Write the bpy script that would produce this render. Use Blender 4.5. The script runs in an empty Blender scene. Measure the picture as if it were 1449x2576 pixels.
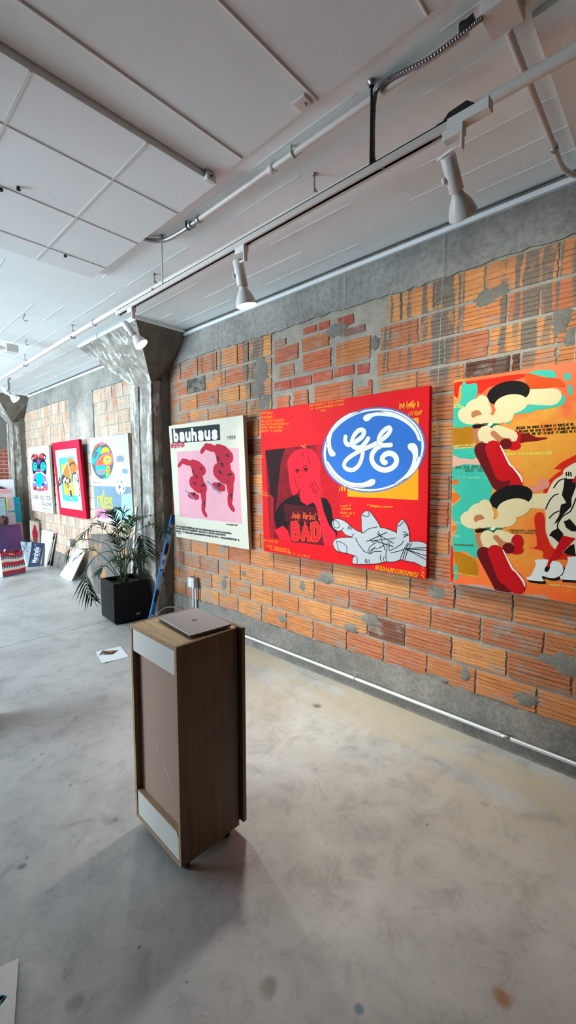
import bpy, bmesh, math, random
from mathutils import Vector, Matrix, Euler
random.seed(7)
S = bpy.context.scene
COL = S.collection
PI = math.pi

# ------------------------------------------------------------------ camera (metres; X towards the brick wall, Y along it)
W_IMG, H_IMG, FPX = 1449, 2576, 1071.0
YAW, PITCH, EYE = math.radians(46.9), math.radians(-4.95), 1.6
FWD = Vector((math.sin(YAW)*math.cos(PITCH), math.cos(YAW)*math.cos(PITCH), math.sin(PITCH)))
RGT = Vector((math.cos(YAW), -math.sin(YAW), 0))
UPV = RGT.cross(FWD)
EYEP = Vector((0, 0, EYE))
cam_d = bpy.data.cameras.new('camera')
cam = bpy.data.objects.new('camera', cam_d); COL.objects.link(cam)
cam_d.sensor_fit = 'VERTICAL'; cam_d.sensor_height = 24.0
cam_d.lens = 24.0*FPX/H_IMG
cam_d.clip_start = 0.02; cam_d.clip_end = 100
M = Matrix((RGT, UPV, -FWD)).transposed().to_4x4(); M.translation = EYEP
cam.matrix_world = M
S.camera = cam
S.view_settings.view_transform = 'Standard'
S.view_settings.look = 'None'
S.view_settings.gamma = 1.0
S.view_settings.use_curve_mapping = False
S.view_settings.exposure = 0.0
S.view_settings.use_white_balance = True
S.view_settings.white_balance_temperature = 5850
S.view_settings.white_balance_tint = 0
S.cycles.use_denoising = True
S.cycles.max_bounces = 8
S.cycles.diffuse_bounces = 5
S.cycles.sample_clamp_indirect = 6.0
S.cycles.caustics_reflective = False
S.cycles.caustics_refractive = False
S.cycles.light_sampling_threshold = 0.0

def sight(x, y):                       # direction of sight through a measured point of the photograph
    return FWD + RGT*((x-724.5)/FPX) - UPV*((y-1288.0)/FPX)
def on_plane(x, y, p0, n):             # where that line of sight meets a real plane
    d = sight(x, y); return EYEP + d*((p0-EYEP).dot(n)/d.dot(n))
def on_axis(x, y, axis, val):
    n = Vector((0, 0, 0)); n[axis] = 1
    return on_plane(x, y, n*val, n)

# ------------------------------------------------------------------ colours and materials
def lin(h):
    h = h.lstrip('#'); c = [int(h[i:i+2], 16)/255 for i in (0, 2, 4)]
    return tuple(x/12.92 if x <= .04045 else ((x+.055)/1.055)**2.4 for x in c) + (1,)
MATS = {}
GAIN = 1.0
def new_mat(name):
    m = bpy.data.materials.new(name); m.use_nodes = True
    nt = m.node_tree; b = nt.nodes['Principled BSDF']
    return m, nt, b
def N(nt, typ, **kw):
    n = nt.nodes.new(typ)
    for k, v in kw.items():
        if k.startswith('i_'): n.inputs[k[2:].replace('_', ' ')].default_value = v
        else: setattr(n, k, v)
    return n
def L(nt, a, b): nt.links.new(a, b)
def paint(hexc, rough=.6, metal=0.0, var=0.0, scale=30, bump=0.0, name=None, spec=.4):
    if GAIN < 1: spec = .06
    key = (hexc, rough, metal, var, scale, bump, spec, GAIN)
    if key in MATS: return MATS[key]
    m, nt, b = new_mat(name or 'paint_'+hexc.strip('#'))
    c = tuple(q*GAIN for q in lin(hexc)[:3])+(1,)
    b.inputs['Base Color'].default_value = c
    b.inputs['Roughness'].default_value = rough
    b.inputs['Metallic'].default_value = metal
    b.inputs['Specular IOR Level'].default_value = spec
    if var or bump:
        tc = N(nt, 'ShaderNodeTexCoord')
        no = N(nt, 'ShaderNodeTexNoise', i_Scale=scale, i_Detail=6.0, i_Roughness=.6)
        L(nt, tc.outputs['Object'], no.inputs['Vector'])
        if var:
            hs = N(nt, 'ShaderNodeMapRange'); hs.inputs['To Min'].default_value = 1-var; hs.inputs['To Max'].default_value = 1+var
            hs.inputs['From Min'].default_value = .25; hs.inputs['From Max'].default_value = .75
            L(nt, no.outputs['Fac'], hs.inputs['Value'])
            mx = N(nt, 'ShaderNodeVectorMath', operation='SCALE'); mx.inputs[0].default_value = c[:3]
            L(nt, hs.outputs['Result'], mx.inputs['Scale']); L(nt, mx.outputs['Vector'], b.inputs['Base Color'])
        if bump:
            bp = N(nt, 'ShaderNodeBump', i_Strength=bump, i_Distance=.01)
            L(nt, no.outputs['Fac'], bp.inputs['Height']); L(nt, bp.outputs['Normal'], b.inputs['Normal'])
    MATS[key] = m
    return m
def ramp(nt, stops):
    r = N(nt, 'ShaderNodeValToRGB'); e = r.color_ramp.elements
    while len(e) < len(stops): e.new(.5)
    for i, (p, c) in enumerate(stops): e[i].position = p; e[i].color = c if len(c) == 4 else (*c, 1)
    return r
def grey(v): return (v, v, v, 1)

def concrete(name, c1, c2, c3, scale=1.0, rough=.75, bump=.25, stretch=(1, 1, 1), fine=1.0, contrast=1.0):
    m, nt, b = new_mat(name)
    tc = N(nt, 'ShaderNodeTexCoord'); mp = N(nt, 'ShaderNodeMapping'); mp.inputs['Scale'].default_value = stretch
    L(nt, tc.outputs['Object'], mp.inputs['Vector'])
    n1 = N(nt, 'ShaderNodeTexNoise', i_Scale=2.2*scale, i_Detail=9.0, i_Roughness=.62)
    n2 = N(nt, 'ShaderNodeTexNoise', i_Scale=26*scale*fine, i_Detail=8.0, i_Roughness=.7)
    for n in (n1, n2): L(nt, mp.outputs['Vector'], n.inputs['Vector'])
    r1 = ramp(nt, [(.3, lin(c1)), (.5, lin(c2)), (.72, lin(c3))])
    L(nt, n1.outputs['Fac'], r1.inputs['Fac'])
    r2 = ramp(nt, [(.3, grey(1-.38*contrast)), (.55, grey(1.0)), (.8, grey(1+.12*contrast))])
    L(nt, n2.outputs['Fac'], r2.inputs['Fac'])
    mx = N(nt, 'ShaderNodeMix', data_type='RGBA', blend_type='MULTIPLY'); mx.inputs['Factor'].default_value = 1
    L(nt, r1.outputs['Color'], mx.inputs['A']); L(nt, r2.outputs['Color'], mx.inputs['B'])
    L(nt, mx.outputs['Result'], b.inputs['Base Color'])
    b.inputs['Roughness'].default_value = rough
    ad = N(nt, 'ShaderNodeMath', operation='ADD'); L(nt, n1.outputs['Fac'], ad.inputs[0]); L(nt, n2.outputs['Fac'], ad.inputs[1])
    bp = N(nt, 'ShaderNodeBump', i_Strength=bump, i_Distance=.02); L(nt, ad.outputs[0], bp.inputs['Height'])
    L(nt, bp.outputs['Normal'], b.inputs['Normal'])
    return m

# ------------------------------------------------------------------ mesh builder
class MB:
    def __init__(s): s.v = []; s.f = []; s.m = []; s.sm = []; s.c = []; s.col = (1, 1, 1)
    def add(s, vs, fs, mi=0, smooth=False):
        o = len(s.v); s.v += [Vector(v) for v in vs]
        for f in fs: s.f.append([i+o for i in f]); s.m.append(mi); s.sm.append(smooth); s.c.append(s.col)
        return s
    def hexa(s, p, mi=0):               # eight points: bottom four counter-clockwise, top four
        return s.add(p, [(3, 2, 1, 0), (4, 5, 6, 7), (0, 1, 5, 4), (1, 2, 6, 5), (2, 3, 7, 6), (3, 0, 4, 7)], mi)
    def box(s, a, b, mi=0, mat=None):
        (x0, y0, z0), (x1, y1, z1) = [min(p, q) for p, q in zip(a, b)], [max(p, q) for p, q in zip(a, b)]
        p = [Vector(q) for q in ((x0, y0, z0), (x1, y0, z0), (x1, y1, z0), (x0, y1, z0), (x0, y0, z1), (x1, y0, z1), (x1, y1, z1), (x0, y1, z1))]
        if mat: p = [mat @ q for q in p]
        return s.hexa(p, mi)
    def bbox(s, a, b, r=.004, mi=0, mat=None):   # box with chamfered edges
        a, b = [min(p, q) for p, q in zip(a, b)], [max(p, q) for p, q in zip(a, b)]
        bm = bmesh.new(); bmesh.ops.create_cube(bm, size=1)
        for v in bm.verts: v.co = Vector([(a[i]+b[i])/2 + v.co[i]*(b[i]-a[i]) for i in range(3)])
        bmesh.ops.bevel(bm, geom=bm.edges[:], offset=r, segments=2, affect='EDGES', profile=.6)
        if mat: bmesh.ops.transform(bm, matrix=mat, verts=bm.verts[:])
        bm.verts.index_update()
        s.add([v.co.copy() for v in bm.verts], [[v.index for v in f.verts] for f in bm.faces], mi); bm.free(); return s
    def tube(s, pts, r, n=12, mi=0, caps=True, closed=False):
        pts = [Vector(p) for p in pts]; k = len(pts); rs = r if isinstance(r, (list, tuple)) else [r]*k
        vs = []; up = None
        for i, p in enumerate(pts):
            if closed: t = (pts[(i+1) % k]-pts[i-1]).normalized()
            else: t = (pts[min(i+1, k-1)]-pts[max(i-1, 0)]).normalized()
            if up is None: up = t.orthogonal().normalized()
            up = (up - t*up.dot(t)); up = up.normalized() if up.length > 1e-6 else t.orthogonal().normalized()
            w = t.cross(up)
            vs += [p + (up*math.cos(2*PI*j/n) + w*math.sin(2*PI*j/n))*rs[i] for j in range(n)]
        fs = []
        for i in range(k if closed else k-1):
            a, b = i*n, ((i+1) % k)*n
            fs += [(a+j, a+(j+1) % n, b+(j+1) % n, b+j) for j in range(n)]
        s.add(vs, fs, mi, True)
        if caps and not closed:
            s.add(vs[:n], [list(range(n))[::-1]], mi); s.add(vs[-n:], [list(range(n))], mi)
        return s
    def lathe(s, prof, o=(0, 0, 0), axis=(0, 0, 1), n=28, mi=0, smooth=True):   # prof: (distance along axis, radius)
        ax = Vector(axis).normalized(); u = ax.orthogonal().normalized(); w = ax.cross(u); o = Vector(o)
        vs = []
        for h, r in prof: vs += [o + ax*h + (u*math.cos(2*PI*j/n)+w*math.sin(2*PI*j/n))*max(r, 1e-5) for j in range(n)]
        fs = []
        for i in range(len(prof)-1):
            a, b = i*n, (i+1)*n; fs += [(a+j, a+(j+1) % n, b+(j+1) % n, b+j) for j in range(n)]
        return s.add(vs, fs, mi, smooth)
    def slab(s, pts, d, mi=0):          # polygon pts swept along vector d
        pts = [Vector(p) for p in pts]; n = len(pts); d = Vector(d)
        return s.add(pts + [p+d for p in pts], [list(range(n))[::-1], list(range(n, 2*n))] + [(i, (i+1) % n, (i+1) % n+n, i+n) for i in range(n)], mi)
    def ball(s, c, r, sc=(1, 1, 1), n=14, mi=0):
        c = Vector(c); vs = []; fs = []
        for i in range(n+1):
            th = PI*i/n
            for j in range(2*n):
                ph = PI*j/n; vs.append(c + Vector((math.sin(th)*math.cos(ph)*sc[0], math.sin(th)*math.sin(ph)*sc[1], math.cos(th)*sc[2]))*r)
        for i in range(n):
            for j in range(2*n): a = i*2*n; fs.append((a+j, a+2*n+j, a+2*n+(j+1) % (2*n), a+(j+1) % (2*n)))
        return s.add(vs, fs, mi, True)
    def build(s, name, mats, parent=None, colors=False, fix=True):
        off = Vector(parent['_o']) if parent is not None else Vector((0, 0, 0))
        me = bpy.data.meshes.new(name)
        me.from_pydata([v-off for v in s.v], [], s.f)
        if not isinstance(mats, (list, tuple)): mats = [mats]
        for m in mats: me.materials.append(m)
        me.polygons.foreach_set('material_index', s.m)
        me.polygons.foreach_set('use_smooth', s.sm)
        if colors:
            at = me.attributes.new('tint', 'FLOAT_COLOR', 'CORNER'); d = []
            for p in me.polygons: d += [(*s.c[p.index], 1.0)]*p.loop_total
            at.data.foreach_set('color', [x for t in d for x in t])
        if fix:
            bm = bmesh.new(); bm.from_mesh(me); bmesh.ops.recalc_face_normals(bm, faces=bm.faces[:]); bm.to_mesh(me); bm.free()
        me.update()
        o = bpy.data.objects.new(name, me); COL.objects.link(o)
        o['_o'] = tuple(off)
        if parent is not None: o.parent = parent
        return o
def tag(o, label, cat, group=None):
    o['label'] = label; o['category'] = cat
    if group: o['group'] = group
    return o
def thing(name, label, cat, loc, group=None):
    o = bpy.data.objects.new(name, None); COL.objects.link(o); o.location = loc
    o.empty_display_size = .05
    o['_o'] = tuple(loc)
    return tag(o, label, cat, group)
def struct(o):
    o['kind'] = 'structure'; return o
def spline(pts, n=8, closed=False):     # Catmull-Rom through the points
    pts = [Vector(p) for p in pts]; k = len(pts); out = []
    for i in range(k if closed else k-1):
        g = (lambda j: pts[j % k]) if closed else (lambda j: pts[max(0, min(k-1, j))])
        a, b, c, d = g(i-1), g(i), g(i+1), g(i+2)
        for q in range(n):
            t = q/n
            out.append(.5*((2*b)+(c-a)*t+(2*a-5*b+4*c-d)*t*t+(3*b-a-3*c+d)*t**3))
    if not closed: out.append(pts[-1])
    return out
# ================================================================== THE ROOM
D, ZC = 2.606, 3.09
XL, YB, YF = -4.2, -2.6, 9.75
m_white = concrete('white_painted_concrete', '#e6eef0', '#e9f1f3', '#ecf3f5', scale=1.6, rough=.55, bump=.10, contrast=.12)
m_trimw = paint('#dfe3e6', .45)
m_conc = concrete('raw_concrete', '#5e5d5a', '#7d7b77', '#979489', scale=1.0, rough=.85, bump=.5)
m_base = concrete('base_concrete', '#6b6762', '#837d75', '#99928a', scale=1.4, rough=.85, bump=.5)

def tile_material():
    m, nt, b = new_mat('hollow_clay_tile')
    geo = N(nt, 'ShaderNodeNewGeometry'); sep = N(nt, 'ShaderNodeSeparateXYZ'); L(nt, geo.outputs['Position'], sep.inputs['Vector'])
    at = N(nt, 'ShaderNodeAttribute', attribute_name='tint')
    def noise(sc, stretch=(1, 1, 1), det=8.0, ro=.65):
        mp = N(nt, 'ShaderNodeMapping'); mp.inputs['Scale'].default_value = stretch; L(nt, geo.outputs['Position'], mp.inputs['Vector'])
        n = N(nt, 'ShaderNodeTexNoise', i_Scale=sc, i_Detail=det, i_Roughness=ro); L(nt, mp.outputs['Vector'], n.inputs['Vector']); return n
    def mul(a, c): n = N(nt, 'ShaderNodeMath', operation='MULTIPLY'); L(nt, a, n.inputs[0]); (L(nt, c, n.inputs[1]) if not isinstance(c, float) else setattr(n.inputs[1], 'default_value', c)); return n.outputs[0]
    def rng(sock, a, c, x=0.0, y=1.0): n = N(nt, 'ShaderNodeMapRange', i_From_Min=a, i_From_Max=c, i_To_Min=x, i_To_Max=y); L(nt, sock, n.inputs['Value']); return n.outputs['Result']
    fine = noise(24, (1, .35, 2.2)); v = rng(fine.outputs['Fac'], .25, .75, .66, 1.25)
    sc = N(nt, 'ShaderNodeVectorMath', operation='SCALE'); L(nt, at.outputs['Color'], sc.inputs[0]); L(nt, v, sc.inputs['Scale'])
    mid = noise(5.0, (1, 1, 1)); 
    hue = N(nt, 'ShaderNodeMix', data_type='RGBA'); L(nt, mul(rng(mid.outputs['Fac'], .5, .72), .32), hue.inputs['Factor'])
    L(nt, sc.outputs['Vector'], hue.inputs['A']); hue.inputs['B'].default_value = lin('#a4523a')
    # mortar smears
    sm = noise(7.0, (1, .8, 1.3), 10.0, .72); smk = rng(sm.outputs['Fac'], .575, .66)
    far = rng(sep.outputs['Y'], 2.4, 5.0, 0.0, .12)
    ad = N(nt, 'ShaderNodeMath', operation='ADD'); L(nt, sm.outputs['Fac'], ad.inputs[0]); L(nt, far, ad.inputs[1]); smk = rng(ad.outputs[0], .53, .64)
    mm = N(nt, 'ShaderNodeMix', data_type='RGBA'); L(nt, mul(smk, .85), mm.inputs['Factor']); L(nt, hue.outputs['Result'], mm.inputs['A']); mm.inputs['B'].default_value = lin('#8f877b')
    # dark runs that came down from the concrete above
    dw = noise(9.0, (1, 1.2, .25), 4.0, .6); brk = noise(11.0, (1, 1, .7), 6.0, .7); bk = rng(brk.outputs['Fac'], .36, .46)
    yw = N(nt, 'ShaderNodeMath', operation='MULTIPLY_ADD'); L(nt, dw.outputs['Fac'], yw.inputs[0]); yw.inputs[1].default_value = .10; L(nt, sep.outputs['Y'], yw.inputs[2])
    tot = None
    for y0, wd_, zl in ((.665, .035, 2.05), (.80, .02, 2.1), (.585, .02, 2.2), (.735, .012, 2.25), (1.165, .055, 2.0), (1.10, .015, 2.2), (1.36, .012, 2.15), (1.43, .010, 2.2), (1.50, .008, 2.3), (2.83, .06, 2.0), (2.93, .02, 2.2), (2.74, .025, 1.9), (.46, .02, 2.3), (3.3, .015, 2.3), (1.02, .008, 2.35), (.70, .008, 2.0), (.615, .010, 2.35), (.535, .012, 2.3), (.42, .010, 2.4), (1.27, .014, 2.3), (1.535, .010, 2.15), (1.05, .010, 2.1), (2.88, .012, 2.1), (2.97, .012, 2.35), (3.42, .012, 2.4), (3.6, .02, 2.35)):
        ab = N(nt, 'ShaderNodeMath', operation='SUBTRACT'); L(nt, yw.outputs[0], ab.inputs[0]); ab.inputs[1].default_value = y0+.05
        ab2 = N(nt, 'ShaderNodeMath', operation='ABSOLUTE'); L(nt, ab.outputs[0], ab2.inputs[0])
        k = mul(rng(ab2.outputs[0], wd_*1.15, wd_*.85), rng(sep.outputs['Z'], zl, zl+.22))
        if tot is None: tot = k
        else: mx_ = N(nt, 'ShaderNodeMath', operation='MAXIMUM'); L(nt, tot, mx_.inputs[0]); L(nt, k, mx_.inputs[1]); tot = mx_.outputs[0]
    dm = N(nt, 'ShaderNodeMix', data_type='RGBA'); L(nt, mul(mul(tot, bk), .93), dm.inputs['Factor']); L(nt, mm.outputs['Result'], dm.inputs['A']); dm.inputs['B'].default_value = lin('#665f55')
    # pale lime wash left on the tiles of the far bay
    ww = noise(3.0, (1, 2.2, .7), 9.0, .7); wk = mul(rng(ww.outputs['Fac'], .36, .62, .12, .95), rng(sep.outputs['Y'], 4.4, 5.2, 0.0, .85))
    wm = N(nt, 'ShaderNodeMix', data_type='RGBA'); L(nt, wk, wm.inputs['Factor']); L(nt, dm.outputs['Result'], wm.inputs['A']); wm.inputs['B'].default_value = lin('#cdbfae')
    L(nt, wm.outputs['Result'], b.inputs['Base Color']); b.inputs['Roughness'].default_value = .8
    bp = N(nt, 'ShaderNodeBump', i_Strength=.5, i_Distance=.012); L(nt, fine.outputs['Fac'], bp.inputs['Height']); L(nt, bp.outputs['Normal'], b.inputs['Normal'])
    return m
m_tile = tile_material()
m_mortar = concrete('mortar', '#a0978a', '#b1a89a', '#bfb6a8', scale=4, rough=.9, bump=.7)

# ---- the wall of hollow clay tile: mortar bed plus every tile modelled with its scored grooves
w = MB(); w.box((D, -2.6, 0), (D+.25, YF+.3, ZC), 1)
rnd = random.Random(3)
OR = ['#bf7b45', '#b47040', '#c4864c', '#aa6741', '#ba7d4e', '#b07247', '#c18850', '#b06a42']
def tile(y0, y1, z0, z1, col, ribs=6, proud=.007, rough=.005):
    w.col = lin(col)[:3]; xf = D-proud-rnd.uniform(0, .003); prof = [(z0, D+.002), (z0+.002, xf+.002)]
    h = (z1-z0)/max(ribs, 1)
    for i in range(1, ribs):
        z = z0+h*i; prof += [(z-.0035, xf), (z-.001, xf+.005), (z+.001, xf+.005), (z+.0035, xf)]
    prof += [(z1-.002, xf+.002), (z1, D+.002)]
    vs = []
    for z, x in prof:
        a, c = y0+rnd.uniform(-rough, rough), y1+rnd.uniform(-rough, rough); zz = z+rnd.uniform(-rough, rough)*.6
        vs += [(x, a, zz), (x, c, zz)]
    n = len(prof); fs = [(2*i, 2*i+1, 2*i+3, 2*i+2) for i in range(n-1)]
    fs += [[2*i for i in range(n)], [2*i+1 for i in range(n)][::-1]]
    w.add(vs, fs, 0)
courses = [.265, .43, .595, .76, .93, 1.095, 1.266, 1.44, 1.606, 1.771, 1.931, 2.102, 2.27, 2.435, 2.60, 2.79]
known = {0: [-.12, .22, .54, .87, 1.18, 1.5, 1.82, 2.15, 2.45, 2.76, 3.09, 3.39, 3.70, 3.98], 1: [.06, .38, .70, 1.02, 1.34, 1.64, 1.97, 2.31, 2.62, 2.91, 3.2, 3.5, 3.8, 4.1],
         2: [.2, .52, .85, 1.16, 1.48, 1.8, 2.14, 2.41, 2.74, 3.05, 3.39, 3.7, 4.0], 3: [.05, .37, .68, 1.01, 1.31, 1.65, 1.96, 2.29, 2.6, 2.91, 3.22, 3.57, 3.86, 4.15],
         11: [.2, .53, .70, .75, 1.0, 1.30, 1.58], 12: [.22, .54, .87, 1.13, 1.51, 1.6], 13: [.3, .62, .78, 1.03, 1.3, 1.58], 14: [.24, .54, .9, 1.2, 1.42, 1.52]}
known[13] += [2.62, 2.92, 3.24, 3.56, 3.87, 4.17]; known[12] += [2.62, 2.89, 3.04, 3.35, 3.70, 4.01, 4.2]; known[11] += [2.62, 2.94, 3.22, 3.52, 3.85, 4.17]; known[14] += [2.62, 2.91, 3.06, 3.37, 3.68, 3.99]
for k in range(15):
    z0, z1 = courses[k]+.009, courses[k+1]-.009
    ys = list(known.get(k, []))
    if not ys: ys = [-.3+rnd.uniform(0, .3)]
    if k not in (11, 12, 13, 14) :
        pass
    ys = [min(ys)-.32*i for i in range(8, 0, -1)] + ys
    while ys[-1] < YF: ys.append(ys[-1]+.32+rnd.uniform(-.02, .02))
    for a, c in zip(ys, ys[1:]):
        if a < -2.5 or c > 9.9: continue
        if c-a < .07 and k < 11: continue
        mid = (a+c)/2
        if k >= 11 and 1.57 < mid < 2.63: continue              # the patched bay is laid separately below
        if 4.3 < mid < 4.6 or 9.45 < mid < 9.8: continue        # behind the columns
        if 6.2 < mid < 7.15 and z0 > 1.9: continue              # concrete infill in the far bay
        col = rnd.choice(OR)
        if k == 11 and abs(mid-.875) < .03 or k == 11 and abs(mid-.725) < .03: col = '#4f2f1d'
        if k == 7 and abs(mid-1.0) < .2: col = '#5a3620'
        if k == 1 and abs(mid-1.49) < .05: col = '#71452f'
        if k == 13 and abs(mid-3.715) < .05: col = '#3f3c39'
        if k == 9 and abs(mid-2.75) < .2: col = '#6b3d28'
        tile(a+.008, c-.008, z0, z1, col, 6)
# the rough patched bay above the red canvas: common bricks and broken tiles set in thick pale mortar
for (a, c, z0, z1, col, rb) in [(2.42, 2.56, 2.11, 2.25, '#bd6a42', 6), (2.22, 2.37, 2.11, 2.27, '#b5643d', 6), (1.80, 2.15, 2.12, 2.28, '#b8663c', 6), (1.64, 1.76, 2.12, 2.22, '#a86d49', 4),
        (2.40, 2.585, 2.305, 2.375, '#a94a2e', 1), (2.19, 2.385, 2.31, 2.38, '#a6482f', 1), (1.985, 2.175, 2.315, 2.385, '#b05235', 1), (1.79, 1.965, 2.32, 2.39, '#a94b30', 1), (1.66, 1.76, 2.31, 2.38, '#9d4a33', 1),
        (2.37, 2.53, 2.405, 2.50, '#a9714c', 4), (2.00, 2.27, 2.41, 2.545, '#b4623c', 6), (1.66, 1.945, 2.405, 2.565, '#b5743f', 6),
        (2.33, 2.585, 2.53, 2.65, '#a56247', 5), (2.02, 2.28, 2.565, 2.665, '#a5663c', 5), (2.46, 2.585, 2.66, 2.72, '#9d6a52', 2), (2.14, 2.27, 2.695, 2.745, '#a04a32', 1), (2.01, 2.12, 2.695, 2.75, '#9c4732', 1),
        (1.80, 1.93, 2.675, 2.745, '#8e4632', 1), (1.70, 1.90, 2.60, 2.65, '#7d5a4c', 1), (1.635, 1.665, 2.11, 2.26, '#a0523a', 1)]:
    tile(a, c, z0, z1, col, rb, .006, .007)
# blobs of mortar slapped over single tiles
def smear(y, z, ry, rz, n=22):
    vs = [(D-.014, y, z)]; 
    for r_, x in ((.55, D-.0135), (1.0, D-.005)):
        for i in range(n): 
            a = 2*PI*i/n; k = r_*rnd.uniform(.7, 1.25); vs.append((x, y+ry*k*math.cos(a), z+rz*k*math.sin(a)))
    fs = [(0, 1+i, 1+(i+1) % n) for i in range(n)] + [(1+i, 1+n+i, 1+n+(i+1) % n, 1+(i+1) % n) for i in range(n)]
    w.col = (1, 1, 1); w.add(vs, fs, 2, True)
for s in [(1.13, .85, .09, .06), (.40, .60, .13, .075), (.60, .34, .08, .05), (2.02, .80, .10, .05), (1.78, .46, .07, .04), (2.5, .36, .07, .05), (1.62, .555, .10, .045), (3.0, .68, .05, .03),
          (2.27, .69, .04, .05), (1.1, .29, .09, .03), (.93, .37, .04, .05), (3.28, .90, .06, .02), (.90, 2.60, .07, .06), (.84, 2.62, .06, .04), (.52, 2.38, .05, .07), (.47, 2.30, .04, .05), (1.12, 2.72, .05, .04), (2.75, 2.5, .10, .14), (2.7, 2.2, .08, .10), (2.8, 2.35, .06, .08), (1.95, 2.66, .09, .05), (1.62, 2.5, .03, .05), (3.45, 2.36, .05, .03), (3.3, .52, .06, .08)]:
    smear(*s)
wall_right = struct(w.build('wall_right', [m_tile, m_mortar, concrete('patching_mortar', '#8a847a', '#9a9489', '#a9a297', scale=5, rough=.9, bump=.9)], colors=True))

lb = MB()
nseg = 260; rr = random.Random(5)
zs = [2.79+.006*math.sin(_*.21)+rr.uniform(-.008, .007) for _ in range(nseg+1)]
for i in range(nseg):
    y0, y1 = -2.6+(YF+2.6)*i/nseg, -2.6+(YF+2.6)*(i+1)/nseg
    lb.hexa([(D-.014, y0, zs[i]), (D+.02, y0, zs[i]), (D+.02, y1, zs[i+1]), (D-.014, y1, zs[i+1]), (D-.012, y0, ZC), (D+.02, y0, ZC), (D+.02, y1, ZC), (D-.012, y1, ZC)])
lb.box((D-.012, 6.22, 1.9), (D+.02, 7.12, 2.8))
struct(lb.build('trim_1', concrete('lintel_concrete', '#6c6b67', '#8b8984', '#a5a29b', scale=1.1, rough=.85, bump=.5)))
bb = MB(); zs = [.275+.008*math.sin(_*.17)+rr.uniform(-.008, .008) for _ in range(nseg+1)]
for i in range(nseg):
    y0, y1 = -2.6+(YF+2.6)*i/nseg, -2.6+(YF+2.6)*(i+1)/nseg
    bb.hexa([(D-.022, y0, 0), (D+.02, y0, 0), (D+.02, y1, 0), (D-.022, y1, 0), (D-.016, y0, zs[i]), (D+.02, y0, zs[i]), (D+.02, y1, zs[i+1]), (D-.016, y1, zs[i+1])])
struct(bb.build('baseboard_right', m_base))

# ---- columns with flared heads
def column_material():
    m, nt, b = new_mat('column_concrete')
    geo = N(nt, 'ShaderNodeTexCoord')
    mp = N(nt, 'ShaderNodeMapping'); mp.inputs['Scale'].default_value = (3.0, 3.0, .7); L(nt, geo.outputs['Object'], mp.inputs['Vector'])
    n1 = N(nt, 'ShaderNodeTexNoise', i_Scale=3.0, i_Detail=10.0, i_Roughness=.68); L(nt, mp.outputs['Vector'], n1.inputs['Vector'])
    n2 = N(nt, 'ShaderNodeTexNoise', i_Scale=9.0, i_Detail=9.0, i_Roughness=.7); L(nt, geo.outputs['Object'], n2.inputs['Vector'])
    r1 = ramp(nt, [(.3, lin('#676259')), (.52, lin('#89847b')), (.64, lin('#a6a196'))]); L(nt, n2.outputs['Fac'], r1.inputs['Fac'])
    r2 = ramp(nt, [(.535, grey(0)), (.575, grey(1))]); L(nt, n1.outputs['Fac'], r2.inputs['Fac'])
    mx = N(nt, 'ShaderNodeMix', data_type='RGBA'); L(nt, r2.outputs['Color'], mx.inputs['Factor']); L(nt, r1.outputs['Color'], mx.inputs['A']); mx.inputs['B'].default_value = lin('#c3c5c3')
    L(nt, mx.outputs['Result'], b.inputs['Base Color']); b.inputs['Roughness'].default_value = .7
    bp = N(nt, 'ShaderNodeBump', i_Strength=.5, i_Distance=.02); L(nt, n2.outputs['Fac'], bp.inputs['Height']); L(nt, bp.outputs['Normal'], b.inputs['Normal'])
    return m
m_col = column_material()
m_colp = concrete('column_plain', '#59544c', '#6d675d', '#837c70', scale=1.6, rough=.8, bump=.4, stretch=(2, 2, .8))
def column(dy, name):
    c = MB(); e = .012
    xs = 2.40
    # shaft with chipped, slightly uneven arrises
    n = 14; q = random.Random(dy*10+2)
    for i in range(n):
        z0, z1 = 2.62*i/n, 2.62*(i+1)/n
        j0, j1 = q.uniform(0, .006), q.uniform(0, .006)
        c.hexa([(xs+j0, 4.24+dy, z0), (D+.05, 4.24+dy, z0), (D+.05, 4.69+dy, z0), (xs+j0, 4.69+dy, z0), (xs+j1, 4.24+dy, z1), (D+.05, 4.24+dy, z1), (D+.05, 4.69+dy, z1), (xs+j1, 4.69+dy, z1)])
    # two board-formed ribs left on the room face
    c.box((xs-.014, 4.24+dy, 0), (xs+.01, 4.33+dy, 2.58)); c.box((xs-.014, 4.52+dy, 0), (xs+.01, 4.69+dy, 2.58))
    c.box((D-.1, 4.22+dy, .0), (D+.05, 4.25+dy, 2.7), 2)
    # flared head
    b = [(xs-.012, 4.235+dy, 2.585), (D+.05, 4.23+dy, 2.74), (D+.05, 4.72+dy, 2.74), (xs-.012, 4.735+dy, 2.64)]
    t = [(2.045, 3.87+dy, 3.06), (D+.05, 3.87+dy, 3.06), (D+.05, 5.22+dy, 3.06), (2.045, 5.22+dy, 3.06)]
    c.add(b+t, [(3, 2, 1, 0)], 2); c.add(b+t, [(3, 0, 4, 7)], 0); c.add(b+t, [(0, 1, 5, 4), (2, 3, 7, 6)], 2)
    c.box((2.035, 3.86+dy, 3.058), (D+.05, 5.23+dy, ZC+.01), 1)
    return struct(c.build(name, [m_col, m_white, m_colp]))
column(0, 'trim_2'); column(5.13, 'trim_3')

# ---- picture rail under the ceiling
pr = MB()
for a, c in ((-2.6, 3.93), (5.18, 9.05)):
    pr.box((D-.034, a, 3.034), (D-.005, c, 3.050)); pr.box((D-.028, a, 3.050), (D-.005, c, 3.064))
struct(pr.build('trim_4', m_trimw))

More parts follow.
